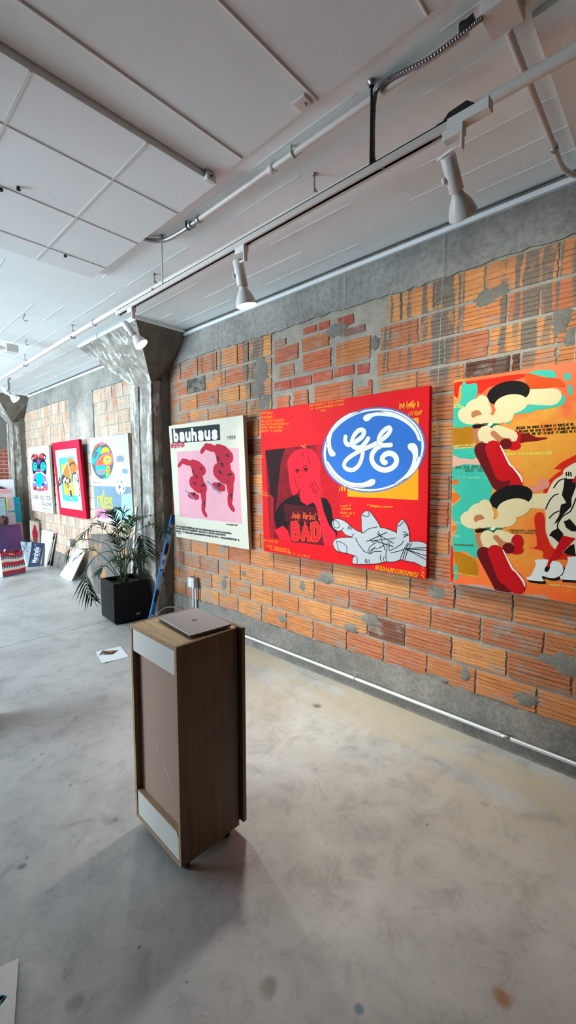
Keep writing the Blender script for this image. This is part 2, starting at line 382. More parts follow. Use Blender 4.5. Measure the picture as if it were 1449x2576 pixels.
# ---- floor
def floor_material():
    m, nt, b = new_mat('polished_concrete')
    tc = N(nt, 'ShaderNodeTexCoord'); sep = N(nt, 'ShaderNodeSeparateXYZ'); L(nt, tc.outputs['Object'], sep.inputs['Vector'])
    def noise(sc, st=(1, 1, 1), d=8.0, ro=.62):
        mp = N(nt, 'ShaderNodeMapping'); mp.inputs['Scale'].default_value = st; L(nt, tc.outputs['Object'], mp.inputs['Vector'])
        n = N(nt, 'ShaderNodeTexNoise', i_Scale=sc, i_Detail=d, i_Roughness=ro, i_Distortion=.6); L(nt, mp.outputs['Vector'], n.inputs['Vector']); return n
    a = noise(.9); r1 = ramp(nt, [(.33, lin('#9b9996')), (.5, lin('#b0aeab')), (.68, lin('#bfbdba'))]); L(nt, a.outputs['Fac'], r1.inputs['Fac'])
    f = noise(7.0, (1, 1, 1), 10.0, .7); r2 = ramp(nt, [(.33, grey(.74)), (.5, grey(1)), (.7, grey(1.10))]); L(nt, f.outputs['Fac'], r2.inputs['Fac'])
    mx = N(nt, 'ShaderNodeMix', data_type='RGBA', blend_type='MULTIPLY'); mx.inputs['Factor'].default_value = 1; L(nt, r1.outputs['Color'], mx.inputs['A']); L(nt, r2.outputs['Color'], mx.inputs['B'])
    cur = mx.outputs['Result']
    g = noise(42.0, (1, 1, 1), 8.0, .8); r3 = ramp(nt, [(.33, grey(.66)), (.45, grey(1))]); L(nt, g.outputs['Fac'], r3.inputs['Fac'])
    mx = N(nt, 'ShaderNodeMix', data_type='RGBA', blend_type='MULTIPLY'); mx.inputs['Factor'].default_value = .75; L(nt, cur, mx.inputs['A']); L(nt, r3.outputs['Color'], mx.inputs['B']); cur = mx.outputs['Result']
    # ochre cement film along the brick wall, streaked
    st = noise(2.2, (1.6, .5, 1), 9.0, .66); ra = N(nt, 'ShaderNodeMapRange', i_From_Min=1.6, i_From_Max=2.5, i_To_Max=.8); L(nt, sep.outputs['X'], ra.inputs['Value'])
    rs = ramp(nt, [(.46, grey(0)), (.56, grey(1))]); L(nt, st.outputs['Fac'], rs.inputs['Fac'])
    ml = N(nt, 'ShaderNodeMath', operation='MULTIPLY'); L(nt, ra.outputs[0], ml.inputs[0]); L(nt, rs.outputs['Color'], ml.inputs[1])
    ym = N(nt, 'ShaderNodeMapRange', i_From_Min=4.2, i_From_Max=3.2); L(nt, sep.outputs['Y'], ym.inputs['Value'])
    ml2 = N(nt, 'ShaderNodeMath', operation='MULTIPLY'); L(nt, ml.outputs[0], ml2.inputs[0]); L(nt, ym.outputs[0], ml2.inputs[1])
    mx = N(nt, 'ShaderNodeMix', data_type='RGBA'); L(nt, ml2.outputs[0], mx.inputs['Factor']); L(nt, cur, mx.inputs['A']); mx.inputs['B'].default_value = lin('#b5a890'); cur = mx.outputs['Result']
    wob = noise(14.0, (1, 1, 1), 5.0, .6)
    def spot(x, y, r, col, k=.8, soft=.5):
        nonlocal cur
        d = N(nt, 'ShaderNodeVectorMath', operation='DISTANCE'); L(nt, tc.outputs['Object'], d.inputs[0]); d.inputs[1].default_value = (x, y, 0)
        s = N(nt, 'ShaderNodeMath', operation='MULTIPLY_ADD'); L(nt, wob.outputs['Fac'], s.inputs[0]); s.inputs[1].default_value = r*1.4; L(nt, d.outputs['Value'], s.inputs[2])
        q = N(nt, 'ShaderNodeMapRange', i_From_Min=r*(.7+soft)+r*.4, i_From_Max=r*.7+r*.3, i_To_Min=0.0, i_To_Max=k); L(nt, s.outputs[0], q.inputs['Value'])
        mm = N(nt, 'ShaderNodeMix', data_type='RGBA'); L(nt, q.outputs[0], mm.inputs['Factor']); L(nt, cur, mm.inputs['A']); mm.inputs['B'].default_value = lin(col); cur = mm.outputs['Result']
    for px, py, r, col, k in [(797, 1776, .045, '#5c554e', .85), (1265, 2510, .04, '#8a5a2c', .8), (903, 2540, .022, '#3f6f78', .8), (290, 2062, .022, '#5e5c58', .7), (55, 2180, .02, '#4f4d4a', .7), (68, 2158, .012, '#4f4d4a', .7),
                          (470, 2470, .008, '#444440', .8), (350, 2383, .008, '#444440', .7), (190, 2520, .035, '#6e6a66', .5), (675, 2485, .04, '#6e625a', .5), (105, 1897, .02, '#6f6d69', .7), (190, 1806, .02, '#77746f', .7), (203, 1683, .016, '#77746f', .7), (1075, 2075, .012, '#524a45', .8),
                          (176, 1976, .012, '#55524e', .7), (84, 1912, .02, '#77746f', .6), (1220, 2025, .03, '#8b7252', .5), (680, 2480, .03, '#6e625a', .4)]:
        p = on_axis(px, py, 2, 0); spot(p.x, p.y, r, col, k)
    L(nt, cur, b.inputs['Base Color'])
    rr_ = N(nt, 'ShaderNodeMapRange', i_From_Min=.3, i_From_Max=.7, i_To_Min=.34, i_To_Max=.52); L(nt, f.outputs['Fac'], rr_.inputs['Value']); L(nt, rr_.outputs[0], b.inputs['Roughness'])
    bp = N(nt, 'ShaderNodeBump', i_Strength=.08, i_Distance=.01); L(nt, f.outputs['Fac'], bp.inputs['Height']); L(nt, bp.outputs['Normal'], b.inputs['Normal'])
    return m
fl = MB()
j0 = on_axis(0, 1630, 2, 0); j1 = on_axis(266, 1563, 2, 0)       # saw-cut joint between two pours
YJ = (j0.y+j1.y)/2
fl.box((XL, YB, -.12), (D+.1, YJ-.004, 0)); fl.box((XL, YJ+.004, -.12), (D+.1, YF, 0)); fl.box((XL, YJ-.004, -.12), (D+.1, YJ+.004, -.006))
struct(fl.build('floor', floor_material()))

# ---- ceiling slab with board marks
ce = MB(); ce.box((XL, YB, ZC), (D-.03, YF, ZC+.2)); ce.box((D-.03, YB, ZC-.005), (D+.05, YF, ZC+.2), 1)
rq = random.Random(11)
for x in (2.425, 2.248, 2.046, 1.87, 1.69, 1.497, 1.30, 1.10, .91, .72, .53, .33, .14, -.05, -.25):
    y = rq.uniform(-.3, .2)
    while y < YF-.4:
        ln = rq.uniform(.3, 1.5); 
        if not (x < 1.41 and y < 3.3): ce.box((x-.0035, y, ZC-.002), (x+.0035, min(y+ln, YF), ZC+.002), 0)
        y += ln+rq.uniform(.05, .8)
for y in (5.6, 6.35, 7.1, 7.85, 8.6): 
    for x0 in (-1.0, .4, 1.2): ce.box((x0, y-.002, ZC-.002), (x0+rq.uniform(.3, .9), y+.002, ZC+.002), 0)
ce.box((1.64, -1.6, ZC-.022), (D, .455, ZC+.01), 0)
struct(ce.build('ceiling', [m_white, m_conc]))
# acoustic boards fixed under the slab: a thin near field, a thicker far field whose edge drops 4 cm
def board_mat():
    return concrete('grey_ceiling_board', '#dde2e4', '#e0e5e7', '#e3e8ea', scale=.6, rough=.8, bump=.03, fine=6, contrast=.10)
m_board = board_mat(); m_batten = paint('#d2cecc', .6)
cb = MB(); XE = 1.412
cb.box((XL+.02, YB+.02, ZC-.010), (XE, 1.805, ZC-.0005)); cb.box((XL+.02, 1.812, 3.05), (XE-.003, 3.30, ZC-.0005))
for y in (1.157, 1.613, .70, .245, -.21): cb.tube([(XL+.02, y, ZC-.010), (XE-.005, y, ZC-.010)], .007, 8, 1)
for y in (2.158, 2.612, 3.075): cb.box((XL+.02, y-.004, 3.0465), (XE-.006, y+.004, 3.051), 1)
for x in (1.037, .582, .127, -.33, -.79, -1.25): cb.box((x-.006, 1.815, 3.0475), (x+.006, 3.296, 3.051), 1)
struct(cb.build('trim_5', [m_board, m_batten]))

# ---- the other walls: red brick at the far end, plaster with three big windows on the street side, plaster behind the camera
def brick_mat():
    m, nt, b = new_mat('red_brick')
    tc = N(nt, 'ShaderNodeTexCoord'); mp = N(nt, 'ShaderNodeMapping'); mp.inputs['Rotation'].default_value = (PI/2, 0, 0); L(nt, tc.outputs['Object'], mp.inputs['Vector'])
    br = N(nt, 'ShaderNodeTexBrick', i_Scale=1.0, i_Mortar_Size=.007, i_Bias=0.0, i_Brick_Width=.21, i_Row_Height=.075); br.offset = .5
    br.inputs['Color1'].default_value = lin('#a2503c'); br.inputs['Color2'].default_value = lin('#8f4636'); br.inputs['Mortar'].default_value = lin('#b09a8c')
    L(nt, mp.outputs['Vector'], br.inputs['Vector'])
    n = N(nt, 'ShaderNodeTexNoise', i_Scale=4.0, i_Detail=9.0, i_Roughness=.7); L(nt, tc.outputs['Object'], n.inputs['Vector'])
    sp = N(nt, 'ShaderNodeSeparateXYZ'); L(nt, tc.outputs['Object'], sp.inputs['Vector'])
    h = N(nt, 'ShaderNodeMapRange', i_From_Min=1.9, i_From_Max=2.6); L(nt, sp.outputs['Z'], h.inputs['Value'])
    s = N(nt, 'ShaderNodeMath', operation='ADD'); L(nt, n.outputs['Fac'], s.inputs[0]); L(nt, h.outputs[0], s.inputs[1])
    k = N(nt, 'ShaderNodeMapRange', i_From_Min=.62, i_From_Max=.95); L(nt, s.outputs[0], k.inputs['Value'])
    mx = N(nt, 'ShaderNodeMix', data_type='RGBA'); L(nt, k.outputs[0], mx.inputs['Factor']); L(nt, br.outputs['Color'], mx.inputs['A']); mx.inputs['B'].default_value = lin('#77736c')
    L(nt, mx.outputs['Result'], b.inputs['Base Color']); b.inputs['Roughness'].default_value = .85
    bp = N(nt, 'ShaderNodeBump', i_Strength=.6, i_Distance=.008, invert=True); L(nt, br.outputs['Fac'], bp.inputs['Height']); L(nt, bp.outputs['Normal'], b.inputs['Normal'])
    return m
struct(MB().box((XL-.2, YF, 0), (D+.25, YF+.25, ZC)).build('wall_far', brick_mat()))
m_plaster = concrete('plaster', '#6a6865', '#716f6c', '#787673', scale=1.2, rough=.8, bump=.1)
struct(MB().box((XL-.2, YB-.2, 0), (D+.25, YB, ZC)).build('wall_back', concrete('dark_plaster', '#3a3937', '#403f3c', '#464542', rough=.85, bump=.1)))
WIN = [(5.0, 6.4), (6.6, 8.0), (8.2, 9.6)]; WZ0, WZ1 = .55, 2.85
wl = MB(); ys = [YB-.2]+[q for t in WIN for q in t]+[YF]
for i in range(0, len(ys), 2): wl.box((XL-.2, ys[i], 0), (XL, ys[i+1], ZC))
for a, c in WIN: wl.box((XL-.2, a, 0), (XL, c, WZ0)); wl.box((XL-.2, a, WZ1), (XL, c, ZC))
wl.box((-1.15, YB, 0), (-1.0, 3.2, ZC)); wl.box((XL, 3.05, 0), (-1.0, 3.2, ZC))  # added unseen partition, keeps window light off the near floor
struct(wl.build('wall_left', m_plaster))
gm, nt, b = new_mat('window_glass')
tr = N(nt, 'ShaderNodeBsdfTransparent'); gl = N(nt, 'ShaderNodeBsdfGlossy', i_Roughness=.02); ms = N(nt, 'ShaderNodeMixShader'); ms.inputs[0].default_value = .06
L(nt, tr.outputs[0], ms.inputs[1]); L(nt, gl.outputs[0], ms.inputs[2]); L(nt, ms.outputs[0], nt.nodes['Material Output'].inputs['Surface'])
m_frame = paint('#2f3133', .5)
for i, (a, c) in enumerate(WIN):
    fr = MB(); t = .05
    for y0, y1, z0, z1 in ((a, a+t, WZ0, WZ1), (c-t, c, WZ0, WZ1), (a, c, WZ0, WZ0+t), (a, c, WZ1-t, WZ1), ((a+c)/2-.025, (a+c)/2+.025, WZ0, WZ1), (a, c, 2.1, 2.14)):
        fr.box((XL-.13, y0, z0), (XL-.06, y1, z1))
    f = struct(fr.build('window_%d' % (i+1), m_frame))
    g = MB().box((XL-.10, a+t, WZ0+t), (XL-.094, c-t, WZ1-t)).build('pane', gm, f)
    pl = bpy.data.lights.new('daylight_portal', 'AREA'); pl.shape = 'RECTANGLE'; pl.size = c-a; pl.size_y = WZ1-WZ0
    pl.cycles.is_portal = True
    po = bpy.data.objects.new('daylight_portal', pl); COL.objects.link(po); po.location = (XL-.16, (a+c)/2, (WZ0+WZ1)/2)
    po.rotation_euler = Euler((PI/2, 0, -PI/2))
wd = bpy.data.worlds.new('sky'); S.world = wd; wd.use_nodes = True
bg = wd.node_tree.nodes['Background']; bg.inputs['Color'].default_value = (.87, .94, 1.0, 1); bg.inputs['Strength'].default_value = 45.0
# ================================================================== OVERHEAD: pipes, conduits, track, lamps
m_galv = paint('#9ea3a6', .35, .8, .15, 60)
m_dark = paint('#2b2b2c', .45, .4)
m_lampw = paint('#e4e1de', .35); m_trackw = paint('#cbc4bf', .4)
m_black = paint('#0d0d0e', .5)
m_pipew = paint('#cfcac5', .4)
m_steel = paint('#d5d8da', .32, .45)

# sprinkler pipe with its hangers
PX, PZ = 1.737, 2.973
def sag(y): return PZ + (.02*math.sin((y-1)*.55)) if y > 2.5 else PZ+.016*math.sin(.825)*max(0, (y-1.4))/1.1
t = thing('sprinkler_pipe', 'long white painted pipe slung below the ceiling from wire hooks', 'pipe', (PX, 3.5, PZ))
pts = [(PX, y, sag(y)) for y in [-2.55+.25*i for i in range(49)]]
MB().tube(pts, .021, 16).build('pipe', m_pipew, t)
for y in (1.443, 2.985, 4.565, 6.098):
    z = sag(y); h = MB(); h.tube([(PX-.004, y, ZC), (PX-.002, y, z+.035)], .0045, 8)
    h.tube([(PX, y, z+.05), (PX+.024, y, z+.036), (PX+.031, y, z+.004), (PX+.012, y, z-.028), (PX-.012, y, z-.030), (PX-.028, y, z-.012)], .0055, 8)
    h.lathe([(0, .014), (.004, .014), (.006, .006)], (PX-.004, y, ZC), (0, 0, -1), 12)
    h.build('hanger', m_galv, t)
for y in (4.05,): MB().lathe([(0, .021), (.002, .028), (.03, .028), (.032, .021)], (PX, y, sag(y)), (0, 1, 0), 16).build('coupling', m_pipew, t)

# slim white conduit along the ceiling, ending in a bent galvanised section
CX, CZ = 1.537, 3.066
t = thing('ceiling_conduit', 'thin white conduit clipped to the ceiling beside the grey boards', 'conduit', (CX, 1.6, CZ))
MB().tube([(CX, y, CZ) for y in (.62, 1.0, 1.4, 1.8, 2.13)], .013, 14).build('pipe', m_pipew, t)
g = [(CX, 2.12, CZ), (CX+.002, 2.3, CZ)] + [tuple(p) for p in spline([(CX, 2.33, CZ), (CX-.02, 2.47, CZ-.002), (CX-.09, 2.55, CZ), (CX-.20, 2.56, CZ+.004)], 6)]
MB().tube(g, .0125, 14).build('bent_end', m_galv, t)
for y, mt in ((2.13, m_galv), (2.21, m_galv), (1.53, m_pipew)):
    c = MB(); c.lathe([(0, .013), (.003, .018), (.035, .018), (.038, .013)], (CX, y, CZ), (0, 1, 0), 14)
    for q in (.008, .03): c.tube([(CX+.016, y+q, CZ), (CX+.028, y+q, CZ-.004)], .004, 8)
    c.build('coupling', mt, t)
for y, mt in ((1.405, m_pipew), (2.245, m_dark)):
    c = MB(); c.tube([(CX-.017, y, ZC), (CX-.019, y, CZ-.006), (CX, y, CZ-.019), (CX+.018, y, CZ-.006), (CX+.02, y, ZC)], .005, 8); c.box((CX+.018, y-.01, ZC-.006), (CX+.045, y+.01, ZC)); c.tube([(CX+.034, y, ZC), (CX+.034, y, ZC-.014)], .006, 8)
    c.build('strap', mt, t)

# junction box with the armoured cable that feeds the track
t = thing('junction_box', 'square white junction box on the ceiling at the top right', 'electrical box', (1.553, .52, 3.06))
MB().bbox((1.49, .465, 3.045), (1.606, .568, 3.0885), .004).build('box', m_pipew, t)
MB().tube([(1.50, .585, 3.06), (1.50, .605, 3.055), (1.50, .63, 3.06)], .014, 12).build('connector', m_dark, t)
t = thing('armoured_cable', 'dark ribbed metal cable looping down from the ceiling to the track', 'cable', (1.51, .80, 3.0))
ap = [on_axis(1212, 45, 0, 1.50), on_axis(1150, 95, 0, 1.51), on_axis(1075, 150, 0, 1.515), on_axis(1000, 188, 0, 1.515), on_axis(962, 212, 0, 1.512), on_axis(944, 240, 0, 1.51), on_axis(939, 300, 0, 1.51), on_axis(938, 360, 0, 1.51), on_axis(939, 400, 0, 1.51), on_axis(950, 418, 0, 1.51), on_axis(967, 418, 0, 1.505)]
sp = spline(ap, 40); rs = [.0092 if i % 4 < 2 else .0066 for i in range(len(sp))]
MB().tube(sp, rs, 10).build('jacket', paint('#8b8d92', .25, .9), t)
t = thing('cross_conduit', 'white conduit crossing the ceiling from the junction box to the brick wall', 'conduit', (2.0, .517, 3.0))
cp = [(1.60, .515, 3.048), (2.0, .517, 3.048), (2.28, .519, 3.048)] + [tuple(p) for p in spline([(2.29, .519, 3.048), (2.42, .519, 3.045), (2.50, .505, 3.045), (2.56, .47, 3.045), (2.585, .38, 3.045), (2.59, .2, 3.045)], 6)]
MB().tube(cp, .0125, 14).build('pipe', m_pipew, t)
MB().lathe([(0, .0125), (.002, .0165), (.03, .0165), (.032, .0125)], (2.27, .519, 3.048), (1, 0, 0), 14).build('coupling', m_galv, t)

# ceiling bits
def bits(name, label, cat, loc, fn, mat):
    t = thing(name, label, cat, loc); b = MB(); fn(b); o = b.build('body', mat, t); return t
t = thing('ceiling_bracket', 'small pale angle bracket where the ceiling step meets the slab', 'bracket', (1.37, 1.80, 3.06))
MB().bbox((1.335, 1.785, 3.035), (1.385, 1.811, 3.075), .003).build('plate', m_pipew, t); MB().tube([(1.36, 1.785, 3.055), (1.36, 1.779, 3.055)], .005, 8).build('screw', m_dark, t)
t = thing('ceiling_plate', 'small square white plate with a bolt beside the ceiling batten', 'plate', (1.375, 1.21, 3.06))
MB().bbox((1.345, 1.175, 3.068), (1.40, 1.235, 3.079), .003).build('plate', m_pipew, t); MB().ball((1.378, 1.195, 3.066), .007).build('bolt', m_galv, t)
HK = [((1.32, 4.584), 'wire hook in the far ceiling beside the short second track', 0), ((1.56, 5.40), 'small wire hook near the end of the short second track', .3), ((2.015, 4.655), 'wire hook hanging just above the flaking column head', 1.2)]
for (x, y), lab, r in HK:
    zc = 3.05 if x < 1 else ZC
    t = thing('ceiling_hook', lab, 'hook', (x, y, zc), 'hooks in the ceiling')
    MB().tube(spline([(x, y, zc+.002), (x-.006, y, zc-.025), (x-.016*math.cos(r), y-.016*math.sin(r), zc-.045), (x, y, zc-.062), (x+.025*math.cos(r), y+.025*math.sin(r), zc-.05)], 5), .004, 8).build('hook', m_galv, t)

for i, (px, py) in enumerate(((46, 470), (2, 472), (164, 640))):
    p = on_axis(px, py, 2, 3.05)
    t = thing('ceiling_bolt', ['dark bolt head on the grey ceiling boards, the right one of two side by side', 'dark bolt head on the grey ceiling boards at the left edge of the picture', 'small bolt head on the last grey ceiling board before the white slab'][i], 'bolt', tuple(p), 'bolts in the ceiling boards')
    MB().lathe([(-.002, .007), (.006, .007), (.010, .011), (.016, .010), (.018, .001)], p, (0, 0, -1), 12).build('bolt', m_dark, t)
# lighting track
TX, TZ0, TZ1 = 1.503, 2.757, 2.787
t = thing('light_track', 'long white lighting track hung parallel to the brick wall', 'track', (TX, 1.8, 2.77))
k = MB(); y0, y1 = .525, 3.10
k.box((TX-.018, y0, TZ1-.004), (TX+.018, y1, TZ1)); k.box((TX-.018, y0, TZ0), (TX-.0145, y1, TZ1)); k.box((TX+.0145, y0, TZ0), (TX+.018, y1, TZ1))
k.box((TX-.0145, y0, TZ0), (TX-.008, y1, TZ0+.003)); k.box((TX+.008, y0, TZ0), (TX+.0145, y1, TZ0+.003))
k.build('channel', m_trackw, t)
s = MB(); s.box((TX-.014, y0+.2, TZ0+.006), (TX-.0085, y1, TZ0+.012)); s.box((TX+.0085, y0+.2, TZ0+.006), (TX+.014, y1, TZ0+.012)); s.box((TX-.014, y0+.16, TZ0+.02), (TX+.014, y1, TZ0+.022)); s.build('conductor', m_black, t)
e = MB(); e.bbox((TX-.019, .525, TZ0-.002), (TX+.019, .66, TZ1+.001), .002); e.build('end_feed', m_lampw, t)
MB().bbox((TX-.019, 3.08, TZ0-.002), (TX+.019, 3.105, TZ1+.001), .002).build('end_cap', m_lampw, t)
bl = MB(); bl.slab([(TX-.006, .56, TZ1), (TX-.006, .60, TZ1+.035), (TX-.006, .66, TZ1+.03), (TX-.006, .68, TZ1+.012), (TX-.006, .70, TZ1+.012), (TX-.006, .71, TZ1)], (.014, 0, 0)); bl.build('grommet', m_dark, t)
for i, (x, y, lab) in enumerate([(1.497, .965, 0), (1.504, 2.49, 0)]):
    t = thing('hanger_rod', ['threaded rod beside the ribbed cable holding up the lighting track', 'threaded rod under the bent conduit holding up the lighting track'][i], 'rod', (x, y, 2.9), 'rods carrying the light track')
    MB().tube([(x, y, ZC), (x, y, TZ1-.003)], .0048, 10).build('rod', m_dark if i == 0 else m_steel, t)
    MB().lathe([(0, .017), (.006, .017), (.01, .01), (.018, .01)], (x, y, ZC), (0, 0, -1), 14).build('anchor_nut', m_galv, t)

# lamp heads
bulbm, nt, b = new_mat('lit_bulb_face')
b.inputs['Base Color'].default_value = (1, 1, 1, 1); b.inputs['Emission Color'].default_value = (1, .93, .80, 1); b.inputs['Emission Strength'].default_value = 7.0
m_bulb = bulbm
def aim(p, q, ln):                     # head of known length from p, ending on the line of sight of q (towards the wall)
    d = sight(*q).normalized(); o = EYEP-p
    bq = o.dot(d); c = o.dot(o)-ln*ln; disc = bq*bq-c
    if disc < 0: tt = -bq
    else: tt = -bq+math.sqrt(disc)
    return (EYEP+d*tt-p).normalized()
LAMP_W = [8, 9.5, 9, 6]
def track_light(i, label, top, face, adp, X, c, stem=None):       # c: how far the bulb face is turned towards the viewpoint
    T = on_axis(*top, 0, X); d = sight(*face).normalized(); foot = EYEP+d*(T-EYEP).dot(d)
    perp = foot-T; ln = perp.length/math.sqrt(1-c*c); ax = (perp-d*ln*c).normalized(); q_ = ln/.2825; qr = q_*1.18
    t = thing('track_light', label, 'spotlight', tuple(T), 'white lamp heads aimed at the canvases')
    A = on_axis(*adp, 0, TX) if stem is None else None
    if stem is None:
        A = Vector((TX, A.y, TZ0)); MB().bbox((TX-.017, A.y-.035, TZ0-.030), (TX+.017, A.y+.035, TZ0+.004), .003).build('adapter', m_lampw, t)
        p0 = A+Vector((0, 0, -.028))
        yk = MB(); yk.bbox((TX-.012, A.y-.032, TZ0-.075), (TX+.012, A.y-.024, TZ0-.025), .002); yk.build('arm', m_lampw, t)
        B_ = Vector((TX, A.y-.026, TZ0-.07))
    else:
        p0 = Vector(stem); q = T+ax*.08
        st = MB(); st.tube([p0, Vector((p0.x, p0.y, p0.z-.10))], .022, 12); st.tube([Vector((p0.x, p0.y, p0.z-.1)), q], .011, 10); st.tube([p0+Vector((0, 0, .0)), p0+Vector((.01, .0, .045)), p0+Vector((.03, .02, .06))], .014, 10); st.build('arm', m_galv, t)
        B_ = p0+Vector((0, 0, -.08))
    # loop of flex between adapter and socket
    side = ax.cross(Vector((0, 0, 1))).normalized()
    if side.y < 0: side = -side
    MB().tube(spline([B_+Vector((0, 0, .01)), B_+side*.035+Vector((0, 0, .01)), T+side*.035+Vector((0, 0, .0)), T+side*.012-ax*.004, T+ax*.01], 6), .005, 8).build('flex', m_lampw, t)
    # socket cylinder: open shell with a collar knob
    Q = lambda pr_: [(a_*q_, b_*qr) for a_, b_ in pr_]
    sk = MB(); sk.lathe(Q([(0, .001), (0, .024), (.004, .0285), (.155, .0285), (.157, .0265), (.12, .0262)]), T, ax, 32); sk.build('socket', m_lampw, t)
    sd = ax.cross(RGT.cross(ax)).normalized(); kn = -RGT
    kn = (kn-ax*kn.dot(ax)).normalized()
    MB().lathe(Q([(.02, .006), (.034, .006), (.034, .014), (.048, .014), (.05, .011), (.05, .001)]), T+ax*.09*q_, kn, 16).build('knob', m_lampw, t)
    bu = MB(); bu.lathe(Q([(.10, .021), (.165, .0215), (.18, .026), (.20, .037), (.225, .047), (.25, .054), (.266, .0575), (.272, .0575), (.2735, .055)]), T, ax, 36); bo = bu.build('bulb', m_lampw, t)
    fc = MB(); fc.lathe(Q([(.2715, .0552), (.277, .047), (.281, .028), (.2825, .001)]), T, ax, 36); fc.build('bulb_face', m_bulb, bo)
    ld = bpy.data.lights.new('bulb_light', 'AREA'); ld.shape = 'DISK'; ld.size = .10; ld.energy = LAMP_W[i]; ld.color = (1.0, .90, .77); ld.spread = (2.4, 1.5, 1.6, 1.75)[i]
    lo = bpy.data.objects.new('bulb_light', ld); COL.objects.link(lo); lo.parent = t
    lo.location = ax*(ln+.014); lo.rotation_euler = (-ax).to_track_quat('Z', 'Y').to_euler()
track_light(0, 'white track lamp at the right end of the track, nearest the camera', (1125.5, 390), (1166, 546), (1142, 352), 1.53, -.34)
track_light(1, 'white track lamp in the middle of the track, above the cream canvas', (598, 654), (621, 773), (608, 640), 1.53, .27)
track_light(2, 'white track lamp glowing in front of the flared column head', (311.8, 812), (357.7, 869), (331, 796), 1.53, .46)
P4 = on_axis(20, 962, 0, 1.72)
track_light(3, 'white lamp head hung from the pipe near the far column', (4.5, 974), (42.5, 1007), None, 1.70, .28, stem=tuple(P4))

t = thing('short_track', 'end of a second white lighting track at the left edge, far ceiling', 'track', (1.15, 4.80, 2.98))
a = on_axis(46, 886, 2, 2.96); 
MB().box((.0, a.y+.02, 2.965), (a.x-.11, a.y+.055, 3.0)).build('channel', m_lampw, t)
MB().bbox((a.x-.115, a.y-.02, 2.95), (a.x, a.y+.10, 3.03), .003).build('end_feed', m_lampw, t)
MB().tube([(.6, a.y+.037, 2.99), (.6, a.y+.037, ZC+.003)], .005, 8).build('rod', m_galv, t)

# ================================================================== ON THE WALL
t = thing('floor_conduit', 'bright galvanised conduit running along the foot of the brick wall', 'conduit', (2.567, 2.0, .07))
FZ = on_axis(1000, 1749.5, 0, 2.562).z; 
MB().tube([(2.567, y, FZ) for y in (-1.5, .66)], .012, 14).build('pipe', m_steel, t)
MB().tube([(2.567, y, FZ) for y in (.69, 2.0, 3.55)], .012, 14).build('pipe', m_steel, t)
MB().lathe([(0, .012), (.002, .0145), (.05, .0145), (.052, .012)], (2.567, .655, FZ), (0, 1, 0), 14).build('coupling', m_galv, t)
for y in (1.72, 3.1):
    c = MB(); c.tube([(D-.02, y, FZ+.03), (2.56, y, FZ+.016), (2.553, y, FZ), (2.56, y, FZ-.016), (D-.02, y, FZ-.02)], .0035, 8); c.build('strap', m_galv, t)

t = thing('outlet_box', 'grey metal outlet box with two sockets low on the brick wall', 'outlet', (2.56, 3.83, .45))
q0, q1 = on_axis(483, 1455, 0, 2.53), on_axis(498, 1482, 0, 2.53)
OY, OZ = 3.785, .463
MB().bbox((2.535, OY-.055, OZ-.055), (2.60, OY+.055, OZ+.055), .004).build('box', m_galv, t)
f = MB().bbox((2.531, OY-.05, OZ-.052), (2.537, OY+.05, OZ+.052), .002).build('cover', m_steel, t)
sk = MB()
for z in (OZ+.022, OZ-.022): sk.lathe([(0, .017), (.003, .0165), (.003, .0005)], (2.531, OY, z), (-1, 0, 0), 20)
sk.build('socket', paint('#e8e8e6', .4), t)
for y in (OY-.035, OY+.012): MB().tube([(2.572, y, OZ-.05), (2.572, y, .01)], .011, 12).build('conduit_leg', m_steel, t)
t = thing('wall_junction', 'small grey round-cornered electrical box under the red bordered canvas', 'electrical box', (2.58, 7.2, .5))
MB().bbox((2.52, 7.09, .46), (2.60, 7.20, .58), .012).build('box', m_galv, t); MB().bbox((2.515, 7.10, .47), (2.522, 7.19, .57), .003).build('cover', paint('#dfe6ea', .4), t)
t = thing('cable_coil', 'pale cable lying in a loop on the floor behind the level', 'cable', (2.5, 4.10, .1))
MB().tube(spline([(2.36, 4.215, .02), (2.40, 4.18, .10), (2.47, 4.14, .135), (2.53, 4.05, .13), (2.56, 3.93, .09), (2.56, 3.82, .02)], 8), .007, 10).build('cable', paint('#8c8a82', .5), t)

# ================================================================== PEDESTAL CABINET
def wood(name, c1, c2, c3, axis='Z', sc=1.0):
    m, nt, b = new_mat(name)
    tc = N(nt, 'ShaderNodeTexCoord'); mp = N(nt, 'ShaderNodeMapping'); st = {'Z': (26, 26, 1.1), 'Y': (26, 1.6, 26)}[axis]; mp.inputs['Scale'].default_value = [q*sc for q in st]; L(nt, tc.outputs['Object'], mp.inputs['Vector'])
    n1 = N(nt, 'ShaderNodeTexNoise', i_Scale=1.0, i_Detail=4.0, i_Roughness=.6, i_Distortion=.8); L(nt, mp.outputs['Vector'], n1.inputs['Vector'])
    mp2 = N(nt, 'ShaderNodeMapping'); mp2.inputs['Scale'].default_value = [q*6 if q > 2 else q*3 for q in st]; L(nt, tc.outputs['Object'], mp2.inputs['Vector'])
    n2 = N(nt, 'ShaderNodeTexNoise', i_Scale=1.0, i_Detail=3.0); L(nt, mp2.outputs['Vector'], n2.inputs['Vector'])
    r = ramp(nt, [(.32, lin(c1)), (.5, lin(c2)), (.68, lin(c3))]); L(nt, n1.outputs['Fac'], r.inputs['Fac'])
    r2 = ramp(nt, [(.35, grey(.85)), (.6, grey(1.05))]); L(nt, n2.outputs['Fac'], r2.inputs['Fac'])
    mx = N(nt, 'ShaderNodeMix', data_type='RGBA', blend_type='MULTIPLY'); mx.inputs['Factor'].default_value = 1; L(nt, r.outputs['Color'], mx.inputs['A']); L(nt, r2.outputs['Color'], mx.inputs['B'])
    L(nt, mx.outputs['Result'], b.inputs['Base Color']); b.inputs['Roughness'].default_value = .5
    return m
